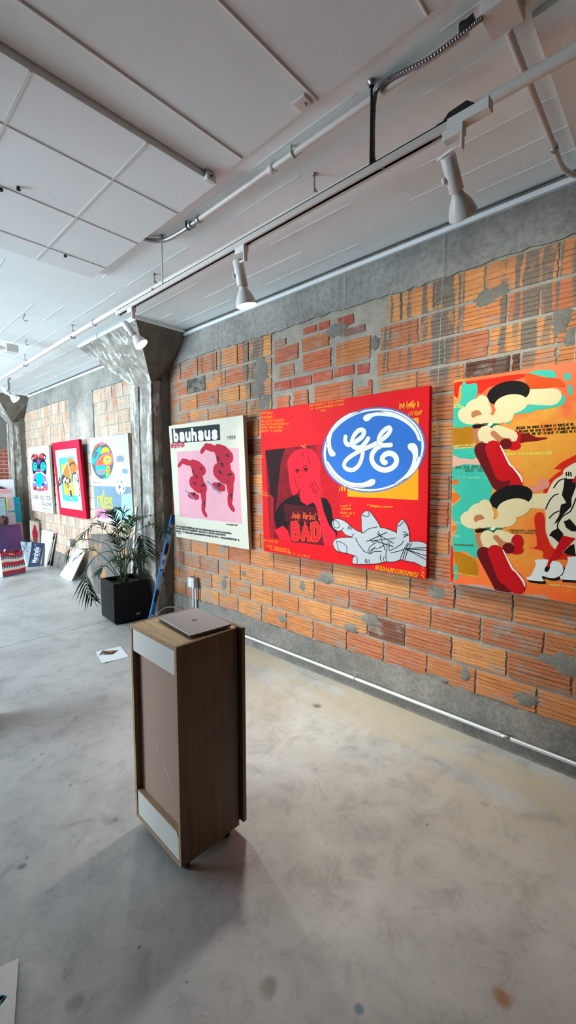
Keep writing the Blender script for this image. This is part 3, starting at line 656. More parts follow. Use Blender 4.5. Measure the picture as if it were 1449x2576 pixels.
m_wood = wood('wood_veneer_shaded', '#634d33', '#6e563a', '#775f42'); m_wood_lit = wood('wood_veneer_lit_top', '#9c8058', '#b2946c', '#bfa179', 'Y')  # one veneer in two tones: shade coloured into the sides, light into the top
m_chip = paint('#a98a6c', .8, 0, .35, 120); m_backing = paint('#ab9080', .85, 0, .06, 200); m_lam = paint('#dad6d0', .55, 0, .03, 300)
PA = Vector((.845, 1.366, 0)); ex = Vector((.310, -.006, 0)).normalized(); ey = Vector((-ex.y, ex.x, 0))
PM = Matrix((ex, ey, Vector((0, 0, 1)))).transposed().to_4x4(); PM.translation = PA
PW, PD_, PH, PB = .311, .379, .954, .055
t = thing('pedestal_cabinet', 'tall wooden pedestal cabinet on castors standing alone on the floor', 'pedestal', (1.0, 1.55, 0))
def pb(a, b, mi=None): return MB().bbox(a, b, .0012, 0, PM)
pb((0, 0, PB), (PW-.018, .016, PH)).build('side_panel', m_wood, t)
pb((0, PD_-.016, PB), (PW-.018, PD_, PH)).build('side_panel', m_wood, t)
pb((.0, .0162, PH-.018), (PW-.012, PD_-.0162, PH-.0005)).build('top_panel', m_wood_lit, t)
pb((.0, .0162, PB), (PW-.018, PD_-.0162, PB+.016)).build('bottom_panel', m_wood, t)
pb((.026, .017, PB+.017), (.031, PD_-.017, PH-.019)).build('back_panel', m_backing, t)
# chipboard edges that show on the open back
ed = MB()
for a, b in (((-.0008, 0, PB), (.0002, .0158, PH)), ((-.0008, PD_-.0158, PB), (.0002, PD_, PH)), ((-.0008, .0158, PH-.018), (.0002, PD_-.0158, PH)), ((-.0008, .0158, PB), (.0002, PD_-.0158, PB+.016))): ed.box(a, b, 0, PM)
ed.build('raw_edge', m_chip, t)
pb((.002, .020, .836), (.016, PD_-.020, PH-.019)).build('upper_rail', m_lam, t)
lr = MB(); lr.slab([PM @ Vector(p) for p in ((.002, .020, PB+.017), (.002, .020, .168), (.002, .034, .187), (.002, PD_-.020, .187), (.002, PD_-.020, PB+.017))], ex*.014); lr.build('lower_rail', m_lam, t)
pb((.002, .0165, .187), (.026, PD_-.0165, .190)).build('rail_edge', m_chip, t)
ms = paint('#d8d4cf', .6); sm = MB()
def scratch(y0, z0, y1, z1, wd_): sm.slab([PM @ Vector(p) for p in ((.0256, y0-wd_, z0), (.0256, y0+wd_, z0), (.0256, y1+wd_, z1), (.0256, y1-wd_, z1))], -ex*.0006)
s0, s1 = on_plane(394, 1870, PM @ Vector((.026, 0, 0)), ex), on_plane(439, 2000, PM @ Vector((.026, 0, 0)), ex)
iv = PM.inverted(); s0, s1 = iv @ s0, iv @ s1
for a, b, q in ((0, .11, .0035), (.11, .34, .0013), (.34, 1, .0032)): scratch(s0.y+(s1.y-s0.y)*a, s0.z+(s1.z-s0.z)*a, s0.y+(s1.y-s0.y)*b, s0.z+(s1.z-s0.z)*b, q)
sm.build('paint_smear', ms, t)
# door on the wall side, standing a little proud with a dark gap
dr = pb((PW-.012, -.022, PB+.022), (PW+.006, PD_-.004, PH+.002)).build('door', wood('wood_door', '#5f4a34', '#6b543b', '#755d42'), t)
MB().bbox((PW-.018, .004, PB+.02), (PW-.012, PD_-.008, PH-.004), .001, 0, PM).build('door_gap', m_black, t)
for i, (x, y) in enumerate(((.045, .045), (.045, PD_-.045), (PW-.06, .045), (PW-.06, PD_-.045))):
    c = PM @ Vector((x, y, 0)); k = MB(); k.lathe([(0, .004), (0, .021), (.003, .024), (.015, .024), (.018, .021), (.018, .004)], c+Vector((-.009, 0, .024)), (1, 0, 0), 20)
    cs = k.build('castor', m_black, t)
    MB().bbox(tuple(c+Vector((-.014, -.014, .03))), tuple(c+Vector((.014, .014, PB))), .002).build('fork', m_galv, cs)

# laptop
LZ = PH+.003
lc = [on_axis(*p, 2, LZ+.014) for p in ((396, 1553), (479.4, 1598), (589, 1571), (492, 1528))]
cen = sum(lc, Vector())/4; lx = ((lc[2]-lc[1])+(lc[3]-lc[0])).normalized(); ly = Vector((-lx.y, lx.x, 0))
LM = Matrix((lx, ly, Vector((0, 0, 1)))).transposed().to_4x4(); LM.translation = Vector((cen.x, cen.y, LZ))
t = thing('laptop', 'closed space-grey laptop lying on top of the wooden pedestal', 'laptop', (cen.x, cen.y, LZ))
m_alu = paint('#8b8687', .42, .3, .02, 400)
def rrect(wx, wy, r, n=6):
    o = []
    for cx, cy, a0 in ((wx-r, wy-r, 0), (-wx+r, wy-r, PI/2), (-wx+r, -wy+r, PI), (wx-r, -wy+r, 1.5*PI)):
        o += [(cx+r*math.cos(a0+PI/2*i/n), cy+r*math.sin(a0+PI/2*i/n)) for i in range(n+1)]
    return o
def plate(wx, wy, r, zs_):             # stacked rounded rectangles: (z, inset)
    k = MB(); vs = []; n = None
    for z, ins in zs_:
        rr_ = rrect(wx-ins, wy-ins, max(r-ins, .002)); n = len(rr_); vs += [LM @ Vector((x, y, z)) for x, y in rr_]
    fs = [list(range(n))[::-1], list(range(len(vs)-n, len(vs)))]
    for i in range(len(zs_)-1): fs += [(i*n+j, i*n+(j+1) % n, (i+1)*n+(j+1) % n, (i+1)*n+j) for j in range(n)]
    return k.add(vs, fs)
LWX, LWY = .098, .1475
plate(LWX, LWY, .010, [(.0015, .006), (.004, .001), (.0088, 0)]).build('base', paint('#6d686a', .4, .6), t)
plate(LWX, LWY, .010, [(.0096, .0005), (.0125, 0), (.0145, .0008), (.0150, .002)]).build('lid', m_alu, t)
plate(LWX-.003, LWY-.003, .010, [(.0086, 0), (.0098, 0)]).build('seam', m_black, t)
ft = MB()
for x in (-1, 1):
    for y in (-1, 1): MB().lathe([(0, .006), (.003, .005), (.003, .0005)], LM @ Vector((x*(LWX-.02), y*(LWY-.02), .0025)), (0, 0, -1), 12).build('foot', m_black, t)
def apple():
    body = [(0, .62), (.18, .72), (.42, .70), (.62, .55), (.50, .38), (.44, .10), (.56, -.14), (.70, -.26), (.56, -.58), (.34, -.80), (.12, -.76), (0, -.72), (-.14, -.76), (-.36, -.80), (-.60, -.50), (-.72, -.05), (-.66, .38), (-.44, .66), (-.18, .72)]
    leaf = [(.02, .80), (.06, 1.02), (.26, 1.20), (.28, 1.0), (.16, .84)]
    return spline([(x, y, 0) for x, y in body], 4, True), spline([(x, y, 0) for x, y in leaf], 4, True)
lg = MB()
for pl_ in apple():
    lg.slab([LM @ Vector((.001+p.y*.0155, -p.x*.0155, .0150)) for p in pl_], (0, 0, .0003))
lg.build('lid_emblem', paint('#4a3638', .25, .4), t)

# sheet of paper with a photo print on the floor
def sheet(name, label, cat, corners, mat, th=.0015, curl=0):
    t = thing(name, label, cat, tuple(sum((Vector(c) for c in corners), Vector())/len(corners)))
    return t
pc = [on_axis(*p, 2, .001) for p in ((240, 1640), (303, 1626), (324, 1652), (257, 1670))]
t = thing('paper_sheet', 'white sheet of paper with a small dark photo lying on the floor', 'paper', tuple(sum(pc, Vector())/4))
k = MB(); n = 8
def bil(c, u, v): return c[0]*(1-u)*(1-v)+c[1]*u*(1-v)+c[2]*u*v+c[3]*(1-u)*v
def patch(c, u0, u1, v0, v1, lift, z, mi=0, k=None, n=8):
    vs = [bil(c, u0+(u1-u0)*i/n, v0+(v1-v0)*j/n)+Vector((0, 0, z+lift(u0+(u1-u0)*i/n, v0+(v1-v0)*j/n))) for i in range(n+1) for j in range(n+1)]
    fs = [(i*(n+1)+j, (i+1)*(n+1)+j, (i+1)*(n+1)+j+1, i*(n+1)+j+1) for i in range(n) for j in range(n)]
    k.add(vs, fs, mi, True)
lf = lambda u, v: .010*max(0, v-.5)**2*4*max(0, .6-u)+.006*max(0, u-.7)*v
patch(pc, 0, 1, 0, 1, lf, .0006, 0, k); patch(pc, 0, 1, 0, 1, lf, .0001, 0, k); k.build('sheet', paint('#eef1f4', .6), t)
def photo_mat():
    m, nt, b = new_mat('photo_print'); tc = N(nt, 'ShaderNodeTexCoord'); n = N(nt, 'ShaderNodeTexNoise', i_Scale=14.0, i_Detail=5.0); L(nt, tc.outputs['Object'], n.inputs['Vector'])
    r = ramp(nt, [(.38, lin('#1f1712')), (.5, lin('#5a3d2b')), (.56, lin('#b59a78')), (.66, lin('#cfd6d8'))]); L(nt, n.outputs['Fac'], r.inputs['Fac']); L(nt, r.outputs['Color'], b.inputs['Base Color']); b.inputs['Roughness'].default_value = .4; return m
ph = [on_axis(*p, 2, .002) for p in ((258, 1637), (299, 1635), (284, 1646), (248, 1649))]
k = MB(); patch(ph, 0, 1, 0, 1, lambda u, v: 0, .0006, 0, k, 3); k.build('photo', photo_mat(), t)

# painted sheet at the bottom left
c0, c1, c2 = on_axis(47, 2411, 2, .004), on_axis(0, 2433, 2, .004), on_axis(37, 2576, 2, .004)
u_, v_ = (c1-c0).normalized(), (c2-c0).normalized(); u_ = (u_-v_*u_.dot(v_)).normalized()
cc = [c0, c0+u_*.5, c0+u_*.5+v_*.65, c0+v_*.65]
t = thing('painted_sheet', 'off-white sheet with teal paint spots at the bottom left of the floor', 'paper', tuple(c0+u_*.25+v_*.3))
lf2 = lambda u, v: .012*math.sin(v*5)**2*(1-u)**6
k = MB(); patch(cc, 0, 1, 0, 1, lf2, .001, 0, k, 20); patch(cc, 0, 1, 0, 1, lf2, .0, 0, k, 20); k.build('sheet', paint('#d9d7d4', .7, 0, .03, 50), t)
k = MB()
for px, py, r, mi in ((4, 2523, .018, 0), (12, 2520, .010, 0), (24, 2526, .006, 1), (27, 2529, .005, 1), (10, 2532, .006, 1), (16, 2548, .005, 1), (2, 2512, .009, 0)):
    p = on_axis(px, py, 2, .006); vs = [p+Vector((r*math.cos(a)*random.uniform(.7, 1.2), r*math.sin(a)*random.uniform(.7, 1.2), .004)) for a in [2*PI*i/12 for i in range(12)]]; k.slab(vs, (0, 0, -.006), mi)
k.build('paint_spot', [paint('#2f8396', .5), paint('#7f9aa6', .5)], t)

# ================================================================== PALM IN A BLACK CUBE PLANTER
pa = math.radians(-4.5); px_ = Vector((math.cos(pa), math.sin(pa), 0)); py_ = Vector((-px_.y, px_.x, 0)); P0 = Vector((1.953, 4.345, 0)); SZ = .388; PHT = .452
QM = Matrix((px_, py_, Vector((0, 0, 1)))).transposed().to_4x4(); QM.translation = P0
t = thing('potted_palm', 'feathery green palm in a black cube planter beside the column', 'plant', tuple(P0+px_*.2+py_*.2))
k = MB(); wl_ = .028
for a, b in (((0, 0, .03), (SZ, wl_, PHT)), ((0, SZ-wl_, .03), (SZ, SZ, PHT)), ((0, wl_, .03), (wl_, SZ-wl_, PHT)), ((SZ-wl_, wl_, .03), (SZ, SZ-wl_, PHT)), ((.01, .01, .032), (SZ-.01, SZ-.01, .06)), ((.03, .03, .0), (SZ-.03, SZ-.03, .034))): k.bbox(a, b, .003, 0, QM)
k.build('planter', paint('#0c0e11', .45, 0, .06, 300, .02, None, .2), t)
MB().bbox((.235, -.002, .075), (.28, .001, .094), .001, 0, QM).build('name_plate', paint('#8d8f92', .4, .3), t)
k = MB(); n = 12; vs = [QM @ Vector((wl_+(SZ-2*wl_)*i/n, wl_+(SZ-2*wl_)*j/n, PHT-.05+random.uniform(-.006, .010))) for i in range(n+1) for j in range(n+1)]
k.add(vs, [(i*(n+1)+j, (i+1)*(n+1)+j, (i+1)*(n+1)+j+1, i*(n+1)+j+1) for i in range(n) for j in range(n)], 0, True); k.build('soil', paint('#2a221b', .95, 0, .4, 60), t)
pebble = MB()
for i in range(16): pebble.ball(QM @ Vector((random.uniform(.22, .36), random.uniform(.06, .3), PHT-.042)), random.uniform(.008, .015), (1, 1.2, .6), 6)
pebble.build('pebbles', paint('#6a665e', .7), t)['kind'] = 'stuff'
PC = QM @ Vector((SZ/2, SZ/2, PHT-.05)); base_d = (PC-EYEP).dot(FWD)
def at_depth(u, v, dd):                 # crop coordinates of the plant in the photo, at a depth dd metres behind the stem base
    s = sight(200+u*.16563, 1270+v*.16563); return EYEP+s*(base_d+dd)
m_leaf = paint('#2a4324', .5, 0, .3, 20, 0, None, .25); m_leafd = paint('#1c2c18', .55, 0, .3, 20, 0, None, .25); m_leafb = paint('#5c8a34', .45, 0, .2, 20); m_stem = paint('#3c4a2a', .7)
FR = [([(640, 1040), (605, 640), (590, 420), (560, 260), (480, 140), (390, 118), (270, 170)], .10, .17, 0, 15),
      ([(645, 1040), (625, 560), (635, 300), (680, 130), (610, 50), (480, 70)], -.05, .15, 0, 13),
      ([(650, 1040), (600, 620), (575, 380), (520, 180), (470, 110)], .02, .16, 0, 11),
      ([(660, 1040), (690, 640), (730, 420), (760, 290), (790, 180)], -.12, .17, 2, 13),
      ([(662, 1040), (740, 580), (830, 250), (950, 185), (1090, 150)], -.32, .14, 1, 14),
      ([(680, 1040), (800, 500), (960, 350), (1120, 285), (1230, 320), (1290, 420)], -.42, .20, 1, 17),
      ([(680, 1040), (800, 620), (905, 450), (970, 520), (1010, 640), (1030, 770)], -.34, .20, 1, 15),
      ([(625, 1040), (530, 600), (400, 390), (270, 285), (140, 360), (40, 460)], .05, .17, 0, 14),
      ([(610, 1040), (470, 660), (290, 560), (80, 520), (-40, 560), (-170, 700), (-190, 800)], .0, .17, 1, 16),
      ([(600, 1040), (450, 880), (290, 730), (180, 670), (60, 710), (-40, 790)], -.10, .16, 1, 13),
      ([(610, 1040), (520, 760), (380, 715), (240, 790), (120, 950), (90, 1120), (130, 1320), (200, 1430)], -.15, .20, 1, 17),
      ([(660, 1040), (610, 720), (560, 560), (500, 450)], .10, .15, 1, 11),
      ([(670, 1040), (720, 760), (800, 660), (890, 790), (930, 850)], -.2, .13, 0, 11),
      ([(690, 1040), (820, 950), (930, 970), (1030, 1070)], -.2, .12, 1, 11),
      ([(600, 1040), (430, 940), (330, 960), (270, 1040)], -.15, .12, 1, 11),
      ([(650, 1040), (640, 840), (560, 780), (500, 830)], -.18, .12, 0, 10),
      ([(660, 1040), (690, 820), (760, 760), (800, 830)], -.2, .12, 0, 10),
      ([(660, 1040), (680, 700), (690, 520), (650, 400), (640, 390)], -.05, .15, 1, 13),
      ([(655, 1040), (640, 900), (640, 860), (620, 840), (600, 900)], -.22, .11, 0, 9)]
rl = random.Random(21)
def leaflet(mb, p, d, side, ln, wd, droop, mi):
    nrm = d.cross(side).normalized(); pts = []
    for q in (0, .3, .65, 1):
        c = p+d*(ln*q)+Vector((0, 0, -droop*ln*q*q)); h = wd*(1-q**1.8)*(.45+.55*min(1, q*4)); pts.append((c+side*h+nrm*h*.25, c, c-side*h+nrm*h*.25))
    vs = [x for tr_ in pts for x in tr_]; fs = []
    for i in range(3): fs += [(3*i, 3*i+1, 3*i+4, 3*i+3), (3*i+1, 3*i+2, 3*i+5, 3*i+4)]
    mb.add(vs, fs, mi, True)
for pts, dep, ln, mi, cnt in FR:
    k = MB(); m_ = len(pts); wp = []
    for i, (u, v) in enumerate(pts): q = i/(m_-1); wp.append(at_depth(u, v, dep*q))
    wp[0] = PC+Vector((rl.uniform(-.04, .04), rl.uniform(-.04, .04), -.01))
    sp = spline(wp, 10); K = len(sp)
    k.tube(sp, [.0048*(1-.75*i/K) for i in range(K)], 7, 3)
    st = int(K*.42) if m_ > 4 else int(K*.35)
    for c in range(cnt):
        idx = st+(K-2-st)*c/(cnt-1); i0 = int(idx); p = sp[i0].lerp(sp[min(i0+1, K-1)], idx-i0); tg = (sp[min(i0+1, K-1)]-sp[max(i0-1, 0)]).normalized()
        lat = tg.cross(Vector((0, 0, 1))); lat = lat.normalized() if lat.length > .05 else RGT.copy()
        upn = lat.cross(tg).normalized(); taper = math.sin(PI*(.2+.72*c/(cnt-1)))
        for sgn in (-1, 1):
            d = (tg*rl.uniform(.75, 1.05)+lat*sgn*rl.uniform(.6, .95)+upn*rl.uniform(-.1, .35)).normalized()
            sd = d.cross(upn).normalized(); leaflet(k, p, d, sd, ln*(.45+.6*taper)*rl.uniform(.85, 1.1), .0092, rl.uniform(.15, .5), mi if rl.random() < .8 else 1-min(mi, 1))
    leaflet(k, sp[-1], (sp[-1]-sp[-3]).normalized(), RGT, ln*.6, .006, .2, mi)
    k.build('frond', [m_leaf, m_leafd, m_leafb, m_stem], t, fix=False)

# ================================================================== SPIRIT LEVEL leaning by the column
b0 = Vector((2.33, 4.16, 0.0)); p1 = on_axis(436, 1297, 1, 4.20)
b0 = on_axis(385.5, 1551, 1, 4.14); b0.z = max(b0.z, .0)
p_lo = on_axis(385.5, 1551, 2, 0.0)
b0 = p_lo if p_lo.y < 4.2 else Vector((2.30, 4.13, 0))
bpt = on_axis(389, 1520, 1, 4.10); tpt = on_axis(437, 1296, 1, 4.125)
ax = (tpt-bpt).normalized(); b0 = bpt-ax*(bpt.z/ax.z)
LLN = (tpt-b0).length
fx = Vector((ax.z, 0, -ax.x)).normalized(); fx = (fx-ax*fx.dot(ax)).normalized(); fy = ax.cross(fx)
LV = Matrix((fx, fy, ax)).transposed().to_4x4(); LV.translation = b0+ax*.012+Vector((0, 0, .004))
t = thing('spirit_level', 'long blue spirit level leaning against the column behind the pedestal', 'spirit level', tuple(b0))
m_blue = paint('#1f64a8', .4); m_lblue = paint('#7fb6dd', .35); m_grip = paint('#111214', .7); m_edge = paint('#a59a92', .35, .5); m_vial = paint('#cfe9ef', .15)
hw = .030
def lv(a, b, r=.0015): return MB().bbox(a, b, r, 0, LV)
LN = LLN-.02
lv((-hw, -.006, 0), (hw-.012, .006, LN)).build('web', m_blue, t)
lv((-hw, -.012, 0), (-hw+.005, .012, LN)).build('flange', m_blue, t); lv((hw-.014, -.012, 0), (hw, .012, LN)).build('flange', m_edge, t)
for z0, z1 in ((-.004, .025), (LN-.02, LN+.005)): lv((-hw-.002, -.0135, z0), (hw+.002, .0135, z1)).build('end_cap', paint('#12355e', .5), t)
for q0, q1 in ((.20, .31), (.64, .73)): lv((-hw+.003, -.0135, LN*q0), (hw-.016, .0135, LN*q1), .004).build('grip', m_grip, t)
lv((-hw+.004, -.0085, LN*.31), (hw-.015, .0085, LN*.48)).build('light_panel', m_lblue, t)
lv((-hw+.004, -.0085, LN*.745), (hw-.015, .0085, LN*.83)).build('light_panel', m_lblue, t)
for q in (.07, .90):
    v = MB(); v.lathe([(0, .017), (.004, .017), (.004, .0095), (.0, .0095)], LV @ Vector((-.006, -.0085, LN*q)), -fy, 20); v.build('vial_ring', paint('#eef0f0', .4), t)
    MB().lathe([(0, .0095), (.002, .0095), (.002, .0005)], LV @ Vector((-.006, -.006, LN*q)), -fy, 16).build('vial', m_black, t)
lv((-hw+.006, -.009, LN*.50), (hw-.017, .009, LN*.625), .003).build('vial_window', m_vial, t)
MB().bbox((-.016, -.011, LN*.54), (0, -.0085, LN*.585), .003, 0, LV).build('vial_mark', m_blue, t)
lv((hw-.015, -.0125, LN*.43), (hw+.001, .0125, LN*.475), .004).build('magnet_loop', m_grip, t); lv((hw-.014, -.0128, LN*.265), (hw+.001, .0128, LN*.285)).build('band', m_blue, t)
# ================================================================== LEANING AGAINST THE WALLS
def slate_mat():
    m, nt, b = new_mat('dark_canvas_gold'); tc = N(nt, 'ShaderNodeTexCoord'); n = N(nt, 'ShaderNodeTexNoise', i_Scale=3.2, i_Detail=8.0, i_Roughness=.6); mp = N(nt, 'ShaderNodeMapping'); mp.inputs['Scale'].default_value = (1, 1.7, .8)
    L(nt, tc.outputs['Object'], mp.inputs['Vector']); L(nt, mp.outputs['Vector'], n.inputs['Vector'])
    r = ramp(nt, [(.3, lin('#3d3c3b')), (.5, lin('#55524f')), (.57, lin('#5f5a54')), (.63, lin('#94693c')), (.74, lin('#b07c42'))]); L(nt, n.outputs['Fac'], r.inputs['Fac']); L(nt, r.outputs['Color'], b.inputs['Base Color']); b.inputs['Roughness'].default_value = .6; return m
bl_ = on_axis(238, 1491, 2, 0); tl_ = on_axis(220, 1343, 0, 2.45); tm_ = on_axis(266, 1347, 0, 2.45); tr_ = on_axis(331, 1358, 0, 2.42)
t = thing('stone_slab', 'dark grey slab with gold streaks leaning at the wall behind the palm', 'slab', (bl_.x, bl_.y-.5, 0))
pts = [bl_, Vector((2.35, 4.76, 0)), Vector((2.42, 4.74, tr_.z)), tm_+Vector((0, -.12, .0)), tm_+Vector((0, -.05, .018)), tm_, tm_+Vector((0, .2, -.008)), tl_, tl_.lerp(bl_, .45)+Vector((0, .03, 0))]
k = MB(); k.slab(pts, (.028, 0, 0)); k.build('slab', slate_mat(), t)

A_, B_, = on_axis(150, 1447, 2, 0), on_axis(179, 1462, 2, 0); C_, D_ = on_axis(214, 1386, 0, 2.53), on_axis(192, 1380, 0, 2.55)
t = thing('white_board', 'plain white board leaning askew against the wall left of the palm', 'board', tuple((A_+B_)/2))
k = MB(); k.slab([A_, B_, C_, D_], (.018, .006, 0)); k.build('board', paint('#eef2f4', .5), t)

w0, w1 = on_axis(329, 1440, 0, 2.366), on_axis(340, 1275, 0, 2.374)
t = thing('white_batten', 'narrow white batten standing upright at the edge of the far column', 'batten', (w0.x, w0.y, 0))
f0 = w0+(w0-w1)*(w0.z/(w1.z-w0.z)); sd_ = Vector((0, -.034, 0))
k = MB(); k.slab([f0, f0+sd_, w1+sd_, w1], (.008, 0, 0)); k.build('batten', paint('#f1f3f4', .5), t)
q0, q1 = on_axis(334, 1352, 0, 2.36), on_axis(346, 1352, 0, 2.36)
t = thing('black_panel', 'narrow black panel standing behind the palm next to the column', 'panel', (2.36, (q0.y+q1.y)/2, 0))
k = MB(); k.slab([(2.364, q1.y+.03, 0), (2.364, q1.y-.02, 0), (2.37, q1.y-.02, q1.z), (2.37, q1.y+.03, q0.z)], (.008, 0, 0)); k.build('panel', paint('#141312', .6), t)

def lean(name, label, cat, x0, xr0, xr1, ztop, y, th, mats, back=.10, group=None):
    t = thing(name, label, cat, ((x0+xr0)/2, y, 0), group)
    k = MB(); k.slab([(x0, y, 0), (xr0, y, 0), (xr1, y+back, ztop), (x0-.05, y+back, ztop)], (0, th, 0)); k.build('canvas', mats[0], t); return t
m_wcan = paint('#e8eaee', .7, 0, .02, 90)
a = on_axis(34, 1206, 1, 9.33)
t = lean('canvas_painting', 'tall white canvas at the back of the stack by the red brick wall', 'painting', 1.3, a.x+.03, a.x, a.z, 9.24, .035, [m_wcan], .08)
k = MB(); c0 = on_axis(14, 1228, 1, 9.30); k.slab([c0+Vector((-.3, -.01, .03)), c0+Vector((-.2, -.01, -.02)), c0+Vector((.0, -.02, -.035)), c0+Vector((0, -.02, .0)), c0+Vector((-.12, -.02, .05))], (0, .02, 0)); k.build('painted_mark', paint('#4a2c26', .6), t)
a = on_axis(49, 1250, 1, 9.17); b_ = on_axis(62, 1372, 1, 9.05); sl = (b_.x-a.x)/(a.z-b_.z)
t = lean('canvas_painting', 'turquoise and pink canvas showing at the right of the far stack', 'painting', 1.7, a.x+sl*a.z, a.x, a.z, 9.04, .035, [paint('#2ea3bd', .6)], .12)
k = MB(); xr = lambda z: a.x+sl*(a.z-z); yz = lambda z: 9.04+.12*z/a.z-.002
k.slab([(1.75, yz(.0), 0), (xr(0), yz(0), 0), (xr(.72), yz(.72), .72), (1.75, yz(.72), .72)], (0, .001, 0)); k.slab([(2.0, yz(.75), .75), (2.22, yz(.75), .75), (2.18, yz(1.15), 1.15), (2.0, yz(1.18), 1.18)], (0, .001, 0), 1); k.build('painted_area', [paint('#d3a0a4', .6), paint('#b5403a', .6)], t)
a = on_axis(32, 1230, 1, 9.0); b_ = on_axis(41, 1308, 1, 8.95)
t = lean('canvas_painting', 'pale pink collage canvas with yellow and blue patches, middle of the far stack', 'painting', 1.5, b_.x+.03, a.x, a.z, 8.93, .03, [paint('#c9b3b5', .6, 0, .12, 9)], .1)
k = MB(); yz = lambda z: 8.93+.1*z/a.z-.002
for pts, mi in ((((9, 1250), (18, 1252), (21, 1284), (18, 1286), (14, 1255)), 0), (((20, 1287), (38, 1283), (41, 1309), (22, 1310)), 1), (((0, 1233), (24, 1232), (23, 1238), (0, 1240)), 2)):
    k.slab([on_axis(px, py, 1, yz(.95)) for px, py in pts], (0, .001, 0), mi)
k.build('painted_patch', [paint('#e8de4a', .6), paint('#2f93bd', .6), paint('#d7868a', .6)], t)
t = thing('framed_picture', 'small framed grey picture propped on the left of the collage canvas', 'picture', (1.9, 8.85, .6))
k = MB(); yy = 8.86; pp = [on_axis(px, py, 1, yy) for px, py in ((0, 1250), (14, 1251), (20, 1310), (0, 1316))]; lf_ = [pp[3]+Vector((-.25, 0, 0)), pp[2], pp[1], pp[0]+Vector((-.25, 0, 0))]
lf_[0].z = lf_[1].z = .70
k.slab(lf_, (0, .03, 0)); k.build('frame', paint('#5d564c', .5), t); k = MB(); c_ = sum(lf_, Vector())/4; k.slab([c_+(p-c_)*.93+Vector((0, -.002, 0)) for p in lf_], (0, .002, 0)); k.build('picture_sheet', paint('#8fa3a8', .3, 0, .35, 18), t)
b_ = on_axis(53, 1362, 1, 8.72); a = on_axis(50, 1320, 1, 8.75)
def purple():
    m, nt, b = new_mat('purple_canvas'); tc = N(nt, 'ShaderNodeTexCoord'); n = N(nt, 'ShaderNodeTexNoise', i_Scale=5.0, i_Detail=8.0, i_Distortion=2.0); L(nt, tc.outputs['Object'], n.inputs['Vector'])
    sp_ = N(nt, 'ShaderNodeSeparateXYZ'); L(nt, tc.outputs['Object'], sp_.inputs[0]); g = N(nt, 'ShaderNodeMath', operation='MULTIPLY_ADD'); L(nt, sp_.outputs['X'], g.inputs[0]); g.inputs[1].default_value = .8; L(nt, n.outputs['Fac'], g.inputs[2])
    r = ramp(nt, [(.25, lin('#27386f')), (.5, lin('#3b2753')), (.75, lin('#5a2a58'))]); L(nt, g.outputs[0], r.inputs['Fac']); L(nt, r.outputs['Color'], b.inputs['Base Color']); b.inputs['Roughness'].default_value = .6; return m
t = lean('canvas_painting', 'dark purple canvas at the front of the stack behind the striped bag', 'painting', 1.5, b_.x+.03, a.x, a.z+.01, 8.66, .035, [purple()], .08)
c = on_axis(7, 1310, 1, 8.66)
t = thing('fluffy_ball', 'curly brown fluffy ball resting on top of the purple canvas', 'ball', tuple(c))
k = MB(); rb = random.Random(4)
k.ball(c, .075)
for i in range(90):
    v = Vector((rb.gauss(0, 1), rb.gauss(0, 1), rb.gauss(0, 1))).normalized(); k.ball(c+v*.075, rb.uniform(.012, .022), (1, 1, 1), 4)
k.build('curls', paint('#4b2f28', .9, 0, .35, 60), t)

# textured white canvas with the black drip down its edge
bt = [on_axis(*p, 2, 0) for p in ((101.7, 1418.5), (116, 1425), (126, 1424))]; tp = [on_axis(*p, 2, .585) for p in ((104.8, 1333), (132, 1339.5), (142.5, 1342))]
bt[2].z = 0; tp[0], tp[1] = on_axis(104.8, 1333, 0, 2.495), on_axis(132, 1339.5, 0, 2.525); tp[2] = tp[1]+(bt[2]-bt[1])*1.05; back = bt[2]-bt[1]; 
t = thing('canvas_painting', 'thick white canvas with a black drip along its edge, leaning at the wall', 'painting', tuple(bt[1]))
k = MB(); k.hexa([bt[0], bt[1], bt[2], bt[0]+(bt[2]-bt[1]), tp[0], tp[1], tp[2], tp[0]+(tp[2]-tp[1])])
def dab():
    m, nt, b = new_mat('dabbed_white'); tc = N(nt, 'ShaderNodeTexCoord'); n = N(nt, 'ShaderNodeTexNoise', i_Scale=9.0, i_Detail=6.0); mp = N(nt, 'ShaderNodeMapping'); mp.inputs['Scale'].default_value = (2, 2, .7); L(nt, tc.outputs['Object'], mp.inputs['Vector']); L(nt, mp.outputs['Vector'], n.inputs['Vector'])
    r = ramp(nt, [(.32, lin('#9fb9c6')), (.42, lin('#e6e9e9')), (.68, lin('#efeeea')), (.74, lin('#d9a9a6'))]); L(nt, n.outputs['Fac'], r.inputs['Fac']); L(nt, r.outputs['Color'], b.inputs['Base Color']); b.inputs['Roughness'].default_value = .6; return m
k.build('canvas', dab(), t)
k = MB(); e0, e1, h0, h1 = bt[1], bt[2], tp[1], tp[2]; no = (e1-e0).cross(h0-e0).normalized(); no = no if no.dot(EYEP-e0) > 0 else -no
def eg(u, v): return e0.lerp(e1, u).lerp(h0.lerp(h1, u), v)+no*.002
dp = [(.3, .03), (.2, .08), (.45, .16), (.55, .2), (.55, .45), (.5, .7), (.5, .78), (.3, .82), (.35, .88), (.75, .9), (.8, .84), (.68, .78), (.66, .5), (.7, .2), (.85, .12), (.8, .05)]
k.slab([eg(*p) for p in dp], -no*.002); k.slab([eg(*p)+no*.0005 for p in ((.3, .9), (.35, .97), (.7, .98), (.8, .91))], -no*.002, 1); k.build('drip', [paint('#151414', .5), paint('#8c2430', .5)], t)
